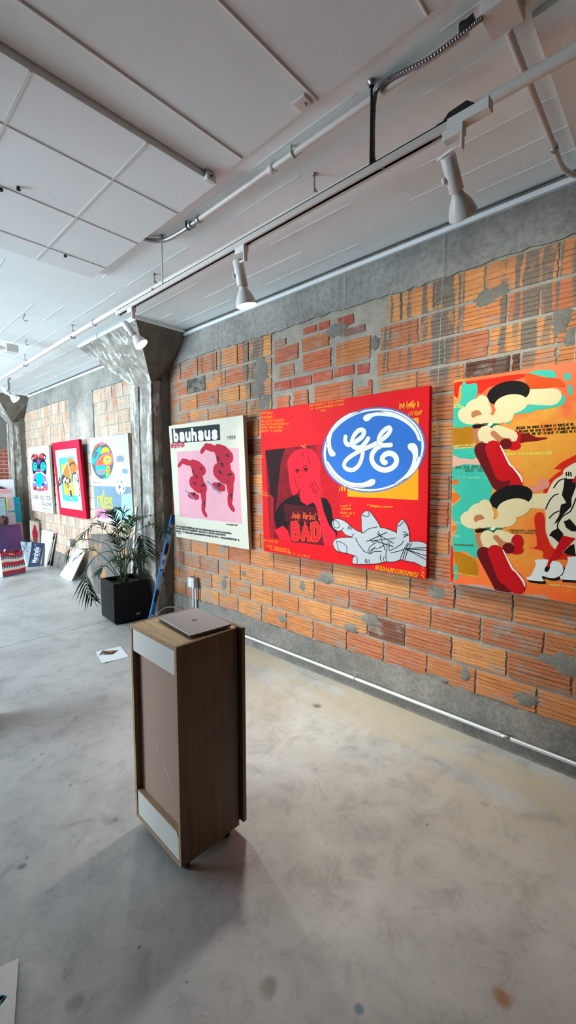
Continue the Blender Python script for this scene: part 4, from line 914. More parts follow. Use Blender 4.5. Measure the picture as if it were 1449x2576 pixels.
# small red canvas and the thin frame behind it
for nm, lab, pxs, Y, z, mt in (('picture_frame', 'empty dark-edged frame behind the small red and white canvas', ((88, 1304), (102.5, 1311), (100, 1370), (85, 1362)), 8.74, 0, paint('#bdb3a6', .6)), ('canvas_painting', 'small canvas with a red splash standing behind the navy bag', ((75.5, 1309), (97.5, 1314), (94, 1380), (70, 1376)), 8.665, 0, paint('#dccfc2', .6))):
    tl2, tr2 = on_axis(*pxs[0], 1, Y), on_axis(*pxs[1], 1, Y); 
    t = thing(nm, lab, 'frame' if nm == 'picture_frame' else 'painting', ((tl2.x+tr2.x)/2, Y-.08, 0))
    k = MB(); fr0 = [Vector((tl2.x-.03, Y-.1, 0)), Vector((tr2.x-.03, Y-.1, 0)), tr2, tl2]; k.slab(fr0, (0, .025, 0)); k.build('canvas', mt, t)
    if nm == 'canvas_painting':
        k = MB(); cq = lambda u, v: fr0[0].lerp(fr0[1], u).lerp(fr0[3].lerp(fr0[2], u), v)+Vector((0, -.002, 0))
        k.slab([cq(.5+.30*math.cos(a)*(1+.12*math.sin(5*a)), .66+.24*math.sin(a)*(1+.10*math.cos(4*a))) for a in [2*PI*i/30 for i in range(30)]], (0, .001, 0))
        k.slab([cq(*p)+Vector((0, -.001, 0)) for p in ((.3, .45), (.7, .45), (.64, .62), (.36, .62))], (0, .001, 0), 1); k.build('splash', [paint('#b52236', .5), paint('#8a5a52', .5)], t)
    else:
        k = MB(); 
        for i in range(4): k.tube([fr0[i]+Vector((0, -.004, 0)), fr0[(i+1) % 4]+Vector((0, -.004, 0))], .007, 8)
        k.build('edge', paint('#33302d', .5), t)

# ---- shopping bags
a0, a1 = on_axis(7, 1453, 2, .003), on_axis(66, 1440, 2, .003); du = (a1-a0); dn = Vector((-du.y, du.x, 0)).normalized(); HB = .365
t = thing('shopping_bag', 'red, white and blue striped bag with stars standing on the floor', 'bag', tuple((a0+a1)/2+dn*.1))
rb = random.Random(15)
def wr(u, v): return dn*(-.012*math.sin(u*5+v*3)*math.sin(v*PI) - .018*(v > .5)*(v-.5)*math.sin(u*7)) + Vector((0, 0, .02*v*math.sin(u*6.0+.6)))
ST = [(0, .16, 0), (.16, .27, 1), (.27, .40, 2), (.40, .56, 0), (.56, .64, 1), (.64, .765, 2), (.765, .93, 0), (.93, 1, 1)]
m_bag = [paint('#b02331', .45), paint('#35406f', .45), paint('#e3ddd2', .45), paint('#a9c6e4', .45)]
def fp(u, s): return a0+du*u*(1-.06*(1-s))+du*.03*(1-s)+dn*(.05*(1-s))+Vector((0, 0, HB*(1-s)))+wr(u, 1-s)
k = MB(); n = 14
for s0_, s1_, mi in ST:
    m2 = 3
    vs = [fp(i/n, s0_+(s1_-s0_)*j/m2) for i in range(n+1) for j in range(m2+1)]
    k.add(vs, [(i*(m2+1)+j, (i+1)*(m2+1)+j, (i+1)*(m2+1)+j+1, i*(m2+1)+j+1) for i in range(n) for j in range(m2)], mi, True)
dep = dn*.17
vs = [fp(0, 1), fp(0, .5), fp(0, 0), fp(0, 0)+dep*.6, fp(0, .5)+dep*.8+du*-.05, fp(0, 1)+dep]; k.add(vs, [(0, 1, 4, 5), (1, 2, 3, 4)], 3)
vs = [fp(1, 1), fp(1, .5), fp(1, 0), fp(1, 0)+dep*.6, fp(1, .5)+dep*.8, fp(1, 1)+dep]; k.add(vs, [(0, 1, 4, 5), (1, 2, 3, 4)], 1)
k.add([fp(0, 1)+dep, fp(1, 1)+dep, fp(1, 0)+dep*.6, fp(0, 0)+dep*.6], [(0, 1, 2, 3)], 0); k.add([fp(0, 1), fp(1, 1), fp(1, 1)+dep, fp(0, 1)+dep], [(0, 1, 2, 3)], 1)
k.build('bag_body', m_bag, t, fix=False)
k = MB()
for s_, cnt in ((.215, 9), (.60, 9), (.965, 9)):
    for i in range(cnt):
        c = fp((i+.45)/cnt, s_)-dn*.003; e1_ = du.normalized(); vs = []
        for q in range(10): r = (.0125 if q % 2 == 0 else .0055)*(.62 if s_ > .9 else 1); ang = PI/2+q*PI/5; vs.append(c+e1_*r*math.cos(ang)+Vector((0, 0, r*math.sin(ang))))
        MB().slab(vs, dn*.0015).build('star', paint('#f2f2f0', .5), t)
k = MB(); k.tube(spline([fp(.2, .02), fp(.25, 0)+Vector((0, 0, .02)), fp(.5, 0)+dn*-.02+Vector((0, 0, .015)), fp(.62, 0)+Vector((0, 0, .02)), fp(.7, .02)], 6), .007, 8); k.build('handle', paint('#5b2b5a', .5), t)
k = MB(); k.ball(fp(.3, 0)+Vector((0, 0, .02))+dn*.05, .02, (1, 1, 1.4), 6); k.slab([fp(.38, .03)-dn*.004, fp(.62, .03)-dn*.004, fp(.62, .10)-dn*.004, fp(.38, .10)-dn*.004], dn*.002); k.build('label_patch', paint('#e79b98', .5), t)

n0, n1 = on_axis(72, 1422.5, 2, .003), on_axis(101.5, 1421, 2, .003); g0 = on_axis(66.5, 1421, 2, .003)
tl2, tr2, gl = on_axis(82.7, 1361.6, 1, 8.40), on_axis(112.4, 1364.6, 1, 8.33), on_axis(53.5, 1360, 1, 8.42)
t = thing('shopping_bag', 'navy and pale blue patterned bag with white lettering standing by the wall', 'bag', tuple((n0+n1)/2))
bk = Vector((.015, .04, 0))
for q_ in (n0, n1, g0, tl2, tr2, gl): q_ += Vector((-.045, -.12, 0))
k = MB(); nn_ = 8
k.add([n0.lerp(n1, i/nn_).lerp(tl2.lerp(tr2, i/nn_), j/nn_) for i in range(nn_+1) for j in range(nn_+1)], [(i*(nn_+1)+j, (i+1)*(nn_+1)+j, (i+1)*(nn_+1)+j+1, i*(nn_+1)+j+1) for i in range(nn_) for j in range(nn_)], 0, True)
k.add([n0, tl2, gl, g0], [(0, 1, 2, 3)], 1)
k.add([n1, n1+bk, tr2+bk*.5, tr2], [(0, 1, 2, 3)], 0); k.add([g0, gl, gl+bk*.5, g0+bk], [(0, 1, 2, 3)], 1); k.add([g0+bk, gl+bk*.5, tr2+bk*.5, n1+bk], [(0, 1, 2, 3)], 0); k.add([g0, n0, n1, n1+bk, g0+bk], [(0, 1, 2, 3, 4)], 0)
def floral():
    m, nt, b = new_mat('floral_print'); tc = N(nt, 'ShaderNodeTexCoord'); v = N(nt, 'ShaderNodeTexVoronoi', i_Scale=26.0); v.feature = 'F1'; L(nt, tc.outputs['Object'], v.inputs['Vector'])
    r = ramp(nt, [(.25, lin('#dbe8ec')), (.5, lin('#8fb4c8')), (.62, lin('#e9eff0')), (.8, lin('#7b93ab'))]); L(nt, v.outputs['Distance'], r.inputs['Fac']); L(nt, r.outputs['Color'], b.inputs['Base Color']); b.inputs['Roughness'].default_value = .5; return m
k.build('bag_body', [paint('#24314d', .5), floral()], t, fix=False)
bag_face = (n0, n1, tl2, tr2, t)
k = MB()
k.tube(spline([gl.lerp(tl2, .45), gl.lerp(tl2, .5)+Vector((0, .0, .035)), gl.lerp(tl2, .75)+Vector((0, 0, .05)), tl2+Vector((0, 0, .015)), tl2.lerp(n0, .12)], 6), .006, 8)
k.tube(spline([gl.lerp(tl2, .55)+Vector((0, -.003, 0)), gl.lerp(tl2, .35)-Vector((0, .003, .09)), gl.lerp(tl2, .18)-Vector((0, .003, .2))], 6), .004, 8); k.build('handle', paint('#222c40', .5), t)

# dark box whose white edge just enters the picture on the left
t = thing('dark_canvas', 'dark box-like canvas with a white edge at the left border of the floor', 'painting', (.45, 3.3, 0))
MB().bbox((.20, 3.24, 0), (.645, 3.30, .35), .002).build('canvas', paint('#2b1713', .6), t); MB().bbox((.645, 3.238, 0), (.662, 3.302, .352), .002).build('edge', paint('#e4e4e4', .6), t)
GAIN = .80
# ================================================================== THE CANVASES ON THE WALL
GL = {'A': '0,0 2,6 4,0;.8,2 3.2,2', 'B': '0,0 0,6 2.6,6 3.4,5 3.2,3.8 2.4,3.2 0,3.2;2.4,3.2 3.6,2.4 3.7,1 2.7,0 0,0', 'C': '4,5.2 3,6 1.2,6 0,4.6 0,1.4 1.2,0 3,0 4,.9', 'D': '0,0 0,6 2.2,6 3.8,4.4 3.8,1.6 2.2,0 0,0',
      'E': '4,6 0,6 0,0 4,0;0,3.1 3,3.1', 'F': '4,6 0,6 0,0;0,3.1 3,3.1', 'G': '4,5.2 3,6 1.2,6 0,4.6 0,1.4 1.2,0 3,0 4,1 4,2.7 2.4,2.7', 'H': '0,0 0,6;4,0 4,6;0,3.1 4,3.1', 'I': '2,0 2,6', 'J': '3.4,6 3.4,1.2 2.4,0 1,0 .2,1.2',
      'K': '0,0 0,6;4,6 0,2.8 4,0', 'L': '0,6 0,0 3.8,0', 'M': '0,0 0,6 2,2.6 4,6 4,0', 'N': '0,0 0,6 4,0 4,6', 'O': '2,6 .4,5 0,3 .4,1 2,0 3.6,1 4,3 3.6,5 2,6', 'P': '0,0 0,6 2.8,6 3.8,5 3.8,3.8 2.8,2.9 0,2.9', 'Q': '2,6 .4,5 0,3 .4,1 2,0 3.6,1 4,3 3.6,5 2,6;2.5,1.5 4,-.4',
      'R': '0,0 0,6 2.8,6 3.8,5 3.8,3.9 2.8,3 0,3;2,3 4,0', 'S': '3.8,5.2 2.8,6 1.2,6 .2,5 .4,3.8 3.4,2.4 3.8,1.1 2.8,0 1.1,0 0,.9', 'T': '0,6 4,6;2,6 2,0', 'U': '0,6 0,1.4 1.2,0 2.8,0 4,1.4 4,6', 'V': '0,6 2,0 4,6', 'W': '0,6 .9,0 2,4 3.1,0 4,6', 'X': '0,0 4,6;0,6 4,0', 'Y': '0,6 2,3 4,6;2,3 2,0', 'Z': '0,6 4,6 0,0 4,0',
      '1': '1,5 2.2,6 2.2,0', '2': '.2,4.8 1.2,6 2.9,6 3.8,4.8 3.5,3.6 0,0 4,0', '9': '3.8,4 2.8,2.8 1.2,2.8 .2,3.8 .2,5 1.2,6 2.8,6 3.8,5 3.8,2.4 3,.6 1.6,0', '-': '.6,3 3.4,3', '/': '.4,-.6 3.6,6.6', "'": '2,6 1.8,4.8', '.': '1.9,0 2.1,.4', ',': '2,.4 1.6,-.8',
      'd': '3.4,6 3.4,0;3.4,2.6 2.2,3.6 .8,3 .4,1.4 1.4,0 2.6,.4 3.4,1.4', 'n': '.4,0 .4,3.4;.4,2.4 1.8,3.6 3.2,3 3.4,0', 'y': '.4,3.6 1.8,.4;3.6,3.6 1.4,-2', 'a': '3.4,3.4 3.4,0;3.4,2.6 2.2,3.6 .8,3 .4,1.4 1.4,0 2.6,.4 3.4,1.4', 'r': '.4,0 .4,3.6;.4,2.2 1.6,3.5 3,3.4', 'h': '.4,0 .4,6;.4,2.4 1.8,3.6 3.2,3 3.4,0',
      'o': '2,3.6 .6,2.8 .6,.9 2,0 3.4,.9 3.4,2.8 2,3.6', 'l': '1.6,6 1.6,.6 2.4,0', 's': '3.2,3 2,3.6 .8,2.9 1.4,2 2.8,1.6 3,.6 2,0 .6,.5'}
GLY = {c: [[tuple(float(q) for q in p.split(',')) for p in st.split()] for st in g.split(';')] for c, g in GL.items()}
class Canvas:
    def __init__(s, label, X0, tilt, z0, h, Y1, Y2, face, edge, group='canvases hung on the brick wall', depth=.038):
        s.h, s.w = h, Y2-Y1; s.O = Vector((X0, Y2, z0)); s.u = Vector((0, -1, 0)); s.v = Vector((-math.sin(tilt), 0, math.cos(tilt))); s.n = s.u.cross(s.v)
        s.t = thing('canvas_painting', label, 'painting', tuple(s.O+s.u*s.w/2), group); s.lay = 0; s.sub = 0; s.mb = None
        b = MB(); R = Matrix((s.u, s.v, s.n)).transposed().to_4x4(); R.translation = s.O; s.R = R
        b.bbox((0, 0, -depth), (s.w, h, 0), .0025, 0, R); b.build('stretched_canvas', edge, s.t)
        f = MB(); f.box((.001, .001, -.001), (s.w-.001, h-.001, .0004), 0, R); f.build('painted_ground', face, s.t)
        s.mats = []; s.depth = depth
    def begin(s): s.mb = MB(); s.mats = []
    def end(s, name): s.mb.build(name, s.mats, s.t)
    def mi(s, m):
        if isinstance(m, str): m = paint(m, .55, spec=.2)
        if m not in s.mats: s.mats.append(m)
        return s.mats.index(m)
    def P(s, q, lay=None, ex=0.0): return s.O+s.n*ex+s.u*q[0]+s.v*q[1]+s.n*(.0007+.000026*(s.lay if lay is None else lay)+.000004*s.sub)
    def uv(s, px, py): p = on_plane(px, py, s.O, s.n)-s.O; return (p.dot(s.u), p.dot(s.v))
    def clip(s, q): return (min(max(q[0], .002), s.w-.002), min(max(q[1], .002), s.h-.002))
    def poly(s, uvs, m, smooth=0):
        if smooth: uvs = [(p.x, p.y) for p in spline([(a, b, 0) for a, b in uvs], smooth, True)]
        s.lay += 1; s.mb.add([s.P(s.clip(q)) for q in uvs], [list(range(len(uvs)))], s.mi(m))
    def line(s, uvs, w, m, smooth=0, newlay=True):
        if smooth: uvs = [(p.x, p.y) for p in spline([(a, b, 0) for a, b in uvs], smooth)]
        if newlay: s.lay += 1
        s.sub = (s.sub+1) % 7
        k = len(uvs); ws = w if isinstance(w, (list, tuple)) else [w]*k
        if len(ws) != k: ws = [ws[min(int(i/(k-1)*(len(ws)-1)), len(ws)-2)]*(1-(i/(k-1)*(len(ws)-1)) % 1)+ws[min(int(i/(k-1)*(len(ws)-1))+1, len(ws)-1)]*((i/(k-1)*(len(ws)-1)) % 1) if i < k-1 else ws[-1] for i in range(k)]
        lft, rgt = [], []
        for i in range(k):
            a, b = Vector(uvs[max(i-1, 0)]), Vector(uvs[min(i+1, k-1)]); d = (b-a); d = d.normalized() if d.length > 1e-9 else Vector((1, 0)); nn = Vector((-d.y, d.x))*ws[i]/2; p = Vector(uvs[i]); lft.append(p+nn); rgt.append(p-nn)
        mi = s.mi(m); vs = [s.P(s.clip(q), None, .000003*(i % k)) for i, q in enumerate(lft+rgt)]
        s.mb.add(vs, [(i, i+1, k+i+1, k+i) for i in range(k-1)], mi)
        for e in (0, k-1):                                       # round ends
            s.sub = (s.sub+1) % 7
            if ws[e] > .004: s.mb.add([s.P(s.clip((uvs[e][0]+ws[e]/2*math.cos(q*PI/6), uvs[e][1]+ws[e]/2*math.sin(q*PI/6))), None, .000003*e+.000002) for q in range(12)], [list(range(12))], mi)
    def crop(s, x0, y0, k): return lambda pts: [s.uv(x0+u*k, y0+v*k) for u, v in pts]
    def text(s, st, p0, p1, hgt, w, m, slant=0.0, jit=0.0, fill=.72):
        p0, p1 = Vector(p0), Vector(p1); e = (p1-p0)/max(len(st), 1); up = Vector((-e.y, e.x)).normalized()*hgt; s.lay += 1; rj = random.Random(len(st)*7+int(hgt*1e4))
        for i, c in enumerate(st):
            for stroke in GLY.get(c, []):
                uvs = [tuple(p0+e*(i+x/4*fill)+up*(y/6)+e.normalized()*slant*hgt*y/6+Vector((rj.uniform(-jit, jit), rj.uniform(-jit, jit)))*hgt) for x, y in stroke]
                s.line(uvs, w, m, newlay=False)
    def scrawl(s, p0, p1, hgt, w, m, seed=1, dense=1.0):          # lettering too small to read in the photo: a row of pen strokes
        rj = random.Random(seed); p0, p1 = Vector(p0), Vector(p1); d = p1-p0; n = max(4, int(d.length/hgt*2.4*dense)); up = Vector((-d.y, d.x)).normalized()*hgt; s.lay += 1
        i = 0
        while i < n:
            if rj.random() < .15: i += 1; continue
            a = p0+d*(i/n); q = d/n
            uvs = [tuple(a+q*rj.uniform(-.1, .3)+up*rj.uniform(0, .25)), tuple(a+q*rj.uniform(.1, .5)+up*rj.uniform(.7, 1.05)), tuple(a+q*rj.uniform(.5, .9)+up*rj.uniform(.1, .6)), tuple(a+q*rj.uniform(.7, 1.1)+up*rj.uniform(.3, 1))]
            s.line(uvs, w, m, newlay=False); i += 1
    def wire(s, px, py):                                         # fishing line up to the picture rail
        u, v = s.uv(px, py); a = s.P((u, s.h-.01), 0)-s.n*(s.depth+.004); b = Vector((D-.02, a.y, 3.036)); MB().tube([a, b], .0011, 6).build('hanging_line', paint('#d9d9d6', .3, spec=.2), s.t)
def ell(cx, cy, rx, ry, n=40, rot=0): return [(cx+rx*math.cos(a)*math.cos(rot)-ry*math.sin(a)*math.sin(rot), cy+rx*math.cos(a)*math.sin(rot)+ry*math.sin(a)*math.cos(rot)) for a in [2*PI*i/n for i in range(n)]]

# ---------------- red canvas with the blue oval emblem and the hand
m_redg = paint('#d8101c', .5, 0, .06, 6)
c = Canvas('wide red canvas with a blue oval emblem and a grey hand, centre of the wall', 2.546, .026, .938, 1.204, 1.176, 2.673, m_redg, paint('#a80d14', .5, spec=.2))
c.begin(); K = c.crop(650, 1010, .15526)
c.poly(K([(110, 790), (1045, 688), (1320, 1150), (1312, 2160), (1075, 2335), (190, 2212)]), paint('#7c1520', .55, 0, .35, 14))
c.poly(K([(930, 705), (1045, 688), (1320, 1150), (1312, 2160), (1120, 2200), (1000, 1500)]), paint('#bb1523', .55, 0, .12, 10))
c.poly(K([(110, 790), (430, 757), (360, 1000), (330, 1300), (300, 1600), (262, 1850), (215, 1700), (190, 1400)]), paint('#2a1216', .55, 0, .3, 14), 0)
c.poly(K([(186, 1500), (250, 1560), (246, 2215), (192, 2212)]), '#9c1a26')
m_hot = paint('#ee1d33', .55, spec=.2)
c.poly(K([(470, 985), (530, 860), (620, 785), (740, 765), (870, 775), (960, 880), (1005, 1010), (1000, 1200), (1005, 1420), (900, 1480), (720, 1470), (660, 1430), (620, 1490), (560, 1510), (520, 1400), (492, 1200)]), m_hot, 4)
c.poly(K([(660, 1400), (890, 1420), (880, 1630), (790, 1680), (690, 1625)]), m_hot)
c.poly(K([(248, 1850), (330, 1700), (400, 1620), (500, 1550), (645, 1505), (690, 1620), (790, 1682), (885, 1640), (1010, 1555), (1110, 1580), (1180, 1700), (1212, 1900), (1280, 2150), (1075, 2335), (540, 2272), (480, 2090), (400, 2008), (300, 2062)]), '#1b1113')
c.poly(K([(405, 1650), (700, 1690), (975, 1710), (1000, 2005), (440, 1950)]), paint('#4a131c', .55, 0, .3, 12))
c.poly(K([(470, 2000), (1010, 2020), (1070, 2330), (545, 2270)]), paint('#6b1521', .55, 0, .25, 12))
c.poly(K([(300, 2070), (400, 2012), (480, 2095), (540, 2270), (350, 2240), (260, 2080)]), '#e31c30')
c.poly(K([(830, 1330), (900, 1290), (1000, 1420), (1060, 1400), (1010, 1560), (1060, 1780), (1150, 2010), (1250, 2130), (1260, 2340), (1070, 2335), (1005, 2010), (940, 1700), (880, 1620), (800, 1460)]), m_hot)
md = '#5a101a'
for st in ([(595, 1120), (625, 1095), (662, 1118)], [(600, 1140), (630, 1150), (655, 1128)], [(728, 1100), (765, 1075), (802, 1098)], [(735, 1115), (768, 1132), (798, 1108)], [(668, 1228), (676, 1234)], [(697, 1222), (706, 1226)], [(715, 1070), (770, 1035), (800, 1050)], [(585, 1200), (600, 1300), (640, 1390), (690, 1440)],
           [(865, 1300), (900, 1400), (950, 1480)], [(905, 1290), (950, 1380), (985, 1440)], [(840, 1350), (880, 1440), (930, 1500)], [(800, 880), (820, 960), (825, 1010)], [(700, 840), (735, 880), (740, 910)]): c.line(K(st), .006, md, 4)
for st in ([(620, 1115), (645, 1120)], [(755, 1100), (780, 1103)]): c.line(K(st), .016, '#3a0c14')
mo = paint('#f07a1e', .5, spec=.2); mol = paint('#f2932b', .5, spec=.2)
def txt(cv, K_, st, a, b, top, w, m, **kw):
    (u0, v0), (u1, v1), (u2, v2) = K_([a, b, top]); cv.text(st, (u0, v0), (u1, v1), math.hypot(u2-u0, v2-v0), w, m, **kw)
txt(c, K, "Andy Warhol's", (545, 1885), (1010, 1925), (548, 1780), .006, '#ff5a2a', slant=.25, jit=.03)
for w_, m_ in ((.042, '#ff5a2a'), (.032, '#e0182a')): txt(c, K, 'BAD', (565, 2215), (1060, 2245), (560, 1965), w_, m_, fill=.62)
c.line(K([(700, 715), (750, 755), (770, 750), (752, 690), (730, 735), (695, 710)]), .006, mol)
for i, (a, b, hh) in enumerate([((40, 212), (245, 200), 50), ((40, 275), (250, 268), 46), ((38, 345), (420, 332), 52), ((40, 395), (500, 378), 44), ((40, 440), (400, 432), 46), ((40, 500), (390, 498), 48), ((830, 88), (1400, 0), 44), ((850, 140), (1390, 60), 44), ((1010, 165), (1100, 160), 40)]):
    (u0, v0), (u1, v1), (u2, v2) = K([a, b, (a[0], a[1]-hh)]); c.scrawl((u0, v0), (u1, v1), (v2-v0)*.9, .0045, mo, i+3)
for a, b in (((40, 216), (295, 205)), ((38, 288), (430, 275)), ((40, 446), (518, 440))): c.line(K([a, b]), .003, '#f0503a')
for i, (a, b, hh) in enumerate([((90, 2275), (315, 2300), 50), ((90, 2350), (510, 2430), 48), ((180, 2400), (530, 2470), 40), ((500, 2470), (860, 2540), 44)]):
    (u0, v0), (u1, v1), (u2, v2) = K([a, b, (a[0], a[1]-hh)]); c.scrawl((u0, v0), (u1, v1), (v2-v0)*.9, .0045, mo, i+30)
c.line(K([(80, 2225), (325, 2250), (328, 2340), (85, 2290), (80, 2225)]), .003, '#f05030')
c.line(K([(60, 850), (52, 905), (88, 912), (64, 848)]), .004, mo); c.line(K([(60, 1500), (95, 1440), (110, 1490), (150, 1470), (150, 1500), (60, 1515), (180, 1530)]), .006, mo)
# orange block and the emblem
G = c.crop(800, 1010, .20014)
c.poly(G([(370, 900), (1268, 210), (1262, 1240), (372, 1194)]), paint('#f2a00c', .5, spec=.2))
c.poly(G([(1180, 210), (1268, 205), (1268, 400), (1180, 400)]), paint('#f2a00c', .5, spec=.2))
def gell(k): return [(702+652*k*math.cos(a), 608-52*k*math.cos(a)-535*k*math.sin(a)) for a in [2*PI*i/90 for i in range(90)]]
c.poly(G(gell(1.0)), '#5f72bd'); c.poly(G(gell(.965)), '#e9ebea')
blue = paint('#3a70c8', .5, spec=.2)
c.poly(G(gell(.922)), blue)
wh = paint('#eef0ee', .5, spec=.2); ol = paint('#5a6478', .5, spec=.2)
SWP = [[(565, 215), (600, 250), (640, 240), (690, 195), (760, 180), (850, 185), (950, 200), (1050, 240), (1150, 310), (1225, 400), (1262, 490), (1296, 490), (1266, 390), (1190, 280), (1080, 195), (950, 135), (825, 122), (700, 138), (610, 160), (572, 188)],
       [(180, 695), (222, 672), (215, 640), (180, 595), (165, 530), (170, 450), (195, 370), (250, 290), (330, 220), (440, 160), (540, 128), (420, 140), (300, 205), (205, 290), (138, 390), (108, 470), (115, 560), (130, 640), (152, 685)],
       [(725, 1000), (700, 975), (660, 980), (610, 1005), (540, 1025), (450, 1020), (370, 1000), (290, 950), (210, 870), (160, 800), (125, 750), (118, 790), (172, 895), (252, 975), (342, 1035), (430, 1075), (560, 1085), (660, 1070), (715, 1040)],
       [(1125, 560), (1150, 530), (1190, 520), (1235, 545), (1258, 600), (1265, 690), (1302, 690), (1285, 760), (1235, 860), (1145, 945), (1040, 1005), (950, 1035), (1010, 990), (1080, 935), (1140, 860), (1180, 770), (1190, 690), (1175, 640), (1135, 600)]]
for pp in SWP: c.line(G(pp+pp[:1]), .004, ol, 4)
for pp in SWP: c.poly(G(pp), wh, 4)
SWL = [[(480, 170), (620, 140), (740, 132), (825, 140)], [(132, 500), (112, 570), (120, 650), (150, 690)], [(470, 1055), (560, 1072), (660, 1070), (720, 1035)], [(1255, 580), (1270, 640), (1258, 700), (1235, 750)]]
for pts in SWL: c.line(G(pts), .003, ol, 6)
LT = [([(348, 445), (345, 500), (375, 540), (430, 535), (500, 490), (560, 440), (582, 385), (555, 358), (505, 370), (455, 430), (430, 500), (440, 555), (490, 582), (550, 570), (592, 525), (632, 468)], .0335),
      ([(590, 540), (570, 600), (555, 700), (515, 800), (440, 860), (360, 845), (330, 795), (365, 730), (450, 665), (560, 605), (700, 545), (790, 490), (860, 435), (905, 380), (908, 340), (880, 332), (825, 370), (775, 440), (768, 500), (805, 545), (860, 550), (918, 546)], .031),
      ([(805, 548), (735, 590), (685, 660), (680, 740), (725, 815), (810, 858), (900, 850), (970, 800), (990, 730), (955, 670), (890, 650), (830, 680), (808, 725), (825, 760), (850, 766)], .036)]
for e in (.004, 0):
    for pts, w_ in LT: c.line(G(pts), w_+e, ol if e else wh, 8)
# the grey hand
Hc = c.crop(820, 1270, .18634); hand = paint('#b6bbc0', .55, spec=.2)
HP = [[(85, 250), (110, 200), (190, 195), (280, 240), (400, 340), (530, 400), (505, 432), (410, 448), (350, 430), (270, 400), (215, 345), (160, 350), (105, 310)],
      [(100, 520), (130, 470), (200, 448), (410, 450), (470, 540), (560, 640), (480, 640), (410, 685), (290, 650), (180, 630), (125, 590)],
      [(505, 385), (485, 200), (485, 140), (530, 90), (585, 90), (640, 150), (735, 310), (690, 420)],
      [(965, 430), (965, 300), (975, 255), (1030, 200), (1060, 220), (1105, 300), (1125, 400), (1115, 520), (1000, 560)],
      [(362, 760), (370, 715), (410, 685), (490, 635), (620, 620), (820, 640), (1010, 725), (820, 762), (640, 795), (390, 795)],
      [(410, 450), (505, 385), (735, 310), (965, 385), (1000, 450), (1115, 480), (1120, 515), (1010, 728), (820, 762), (560, 660), (480, 570)],
      [(1115, 505), (1362, 535), (1362, 828), (1200, 775), (1005, 725), (1060, 600)]]
for i, pp in enumerate(HP):
    q = Hc(pp); c.line([tuple(p) for p in [(a.x, a.y) for a in spline([(x, y, 0) for x, y in q], 4, True)]]+[q[0]], .008, '#151515'); 
for i, pp in enumerate(HP): c.poly(Hc(pp), hand, 4)
c.poly(Hc([(480, 420), (735, 330), (960, 420), (1090, 520), (1010, 700), (820, 745), (600, 740), (480, 560)]), hand)
for st in ([(105, 210), (125, 203), (170, 240), (188, 285), (160, 312), (115, 300), (102, 250), (105, 210)], [(145, 490), (220, 510), (280, 560), (285, 648)], [(145, 490), (178, 610), (212, 636)], [(490, 138), (540, 153), (580, 148), (588, 120), (570, 92)], [(968, 285), (1010, 270), (1050, 222)], [(412, 690), (428, 740), (420, 795)],
           [(508, 380), (580, 325), (695, 297)], [(410, 455), (450, 540), (550, 645), (600, 560), (680, 510)], [(570, 655), (640, 590), (700, 595)], [(585, 660), (660, 630), (752, 628)], [(610, 850-185), (630, 610), (668, 565)], [(820, 600), (812, 680), (820, 762)], [(860, 620), (960, 570), (1030, 520), (1048, 480)], [(880, 647), (980, 625), (1060, 598)],
           [(350, 432), (375, 392)], [(215, 345), (240, 308)], [(300, 325), (316, 275)], [(315, 330), (335, 285)], [(340, 335), (355, 300)], [(540, 785), (532, 735)], [(562, 785), (550, 732)], [(588, 785), (582, 740)], [(740, 680), (738, 730), (755, 770)], [(788, 700), (780, 735), (790, 760)], [(1010, 718), (1060, 595), (1110, 512)], [(1040, 735), (1080, 600), (1130, 515)], [(1068, 738), (1110, 605), (1162, 520)],
           [(1070, 592), (1200, 582), (1360, 578)], [(1085, 598), (1220, 602), (1358, 612)], [(1090, 602), (1240, 650), (1358, 688)], [(1090, 604), (1230, 670), (1358, 742)], [(1045, 358), (1115, 400), (1050, 403)], [(1115, 403), (1048, 438)]): c.line(Hc(st), .0048, '#151515', 4)
for st in ([(640, 483), (945, 447), (715, 585)], [(610, 470), (820, 372)], [(690, 388), (912, 518)], [(712, 360), (805, 610)], [(640, 480), (910, 560)], [(552, 492), (575, 482), (600, 485), (620, 480)], [(600, 462), (640, 508)], [(815, 530), (855, 622), (858, 520)]): c.line(Hc(st), .0055, '#151515')
for i, (a, b, hh) in enumerate([((205, 40), (350, 20), 34), ((215, 75), (350, 66), 30), ((205, 122), (395, 132), 36), ((235, 165), (325, 168), 34), ((560, 12), (700, 30), 30), ((600, 38), (910, 44), 32)]):
    (u0, v0), (u1, v1), (u2, v2) = Hc([a, b, (a[0], a[1]-hh)]); c.scrawl((u0, v0), (u1, v1), (v2-v0)*.9, .0042, mo, i+50)
txt(c, Hc, 'MILES/ANNA/MILES/MILES/MILES/', (670, 868), (1250, 975), (668, 815), .0042, '#f0a01e', slant=.2, jit=.03)
(u0, v0), (u1, v1) = Hc([(1345, 990), (1340, 830)]); c.scrawl((u0, v0), (u1, v1), .03, .005, mo, 77)
(u0, v0), (u1, v1), (u2, v2) = G([(1025, 105), (1280, 90), (1025, 50)]); c.scrawl((u0, v0), (u1, v1), .05, .0045, mol, 81, 2.6)
(u0, v0), (u1, v1), (u2, v2) = G([(1140, 195), (1310, 180), (1140, 150)]); c.scrawl((u0, v0), (u1, v1), .036, .004, mo, 83, 2.4); c.line(G([(1270, 170), (1325, 125)]), .004, mo)
(u0, v0), (u1, v1) = G([(275, 1135), (360, 1130)]); c.scrawl((u0, v0), (u1, v1), .04, .005, mol, 83, 2.5)
c.end('painted_image'); c.wire(850, 1000); c.wire(1094, 970)

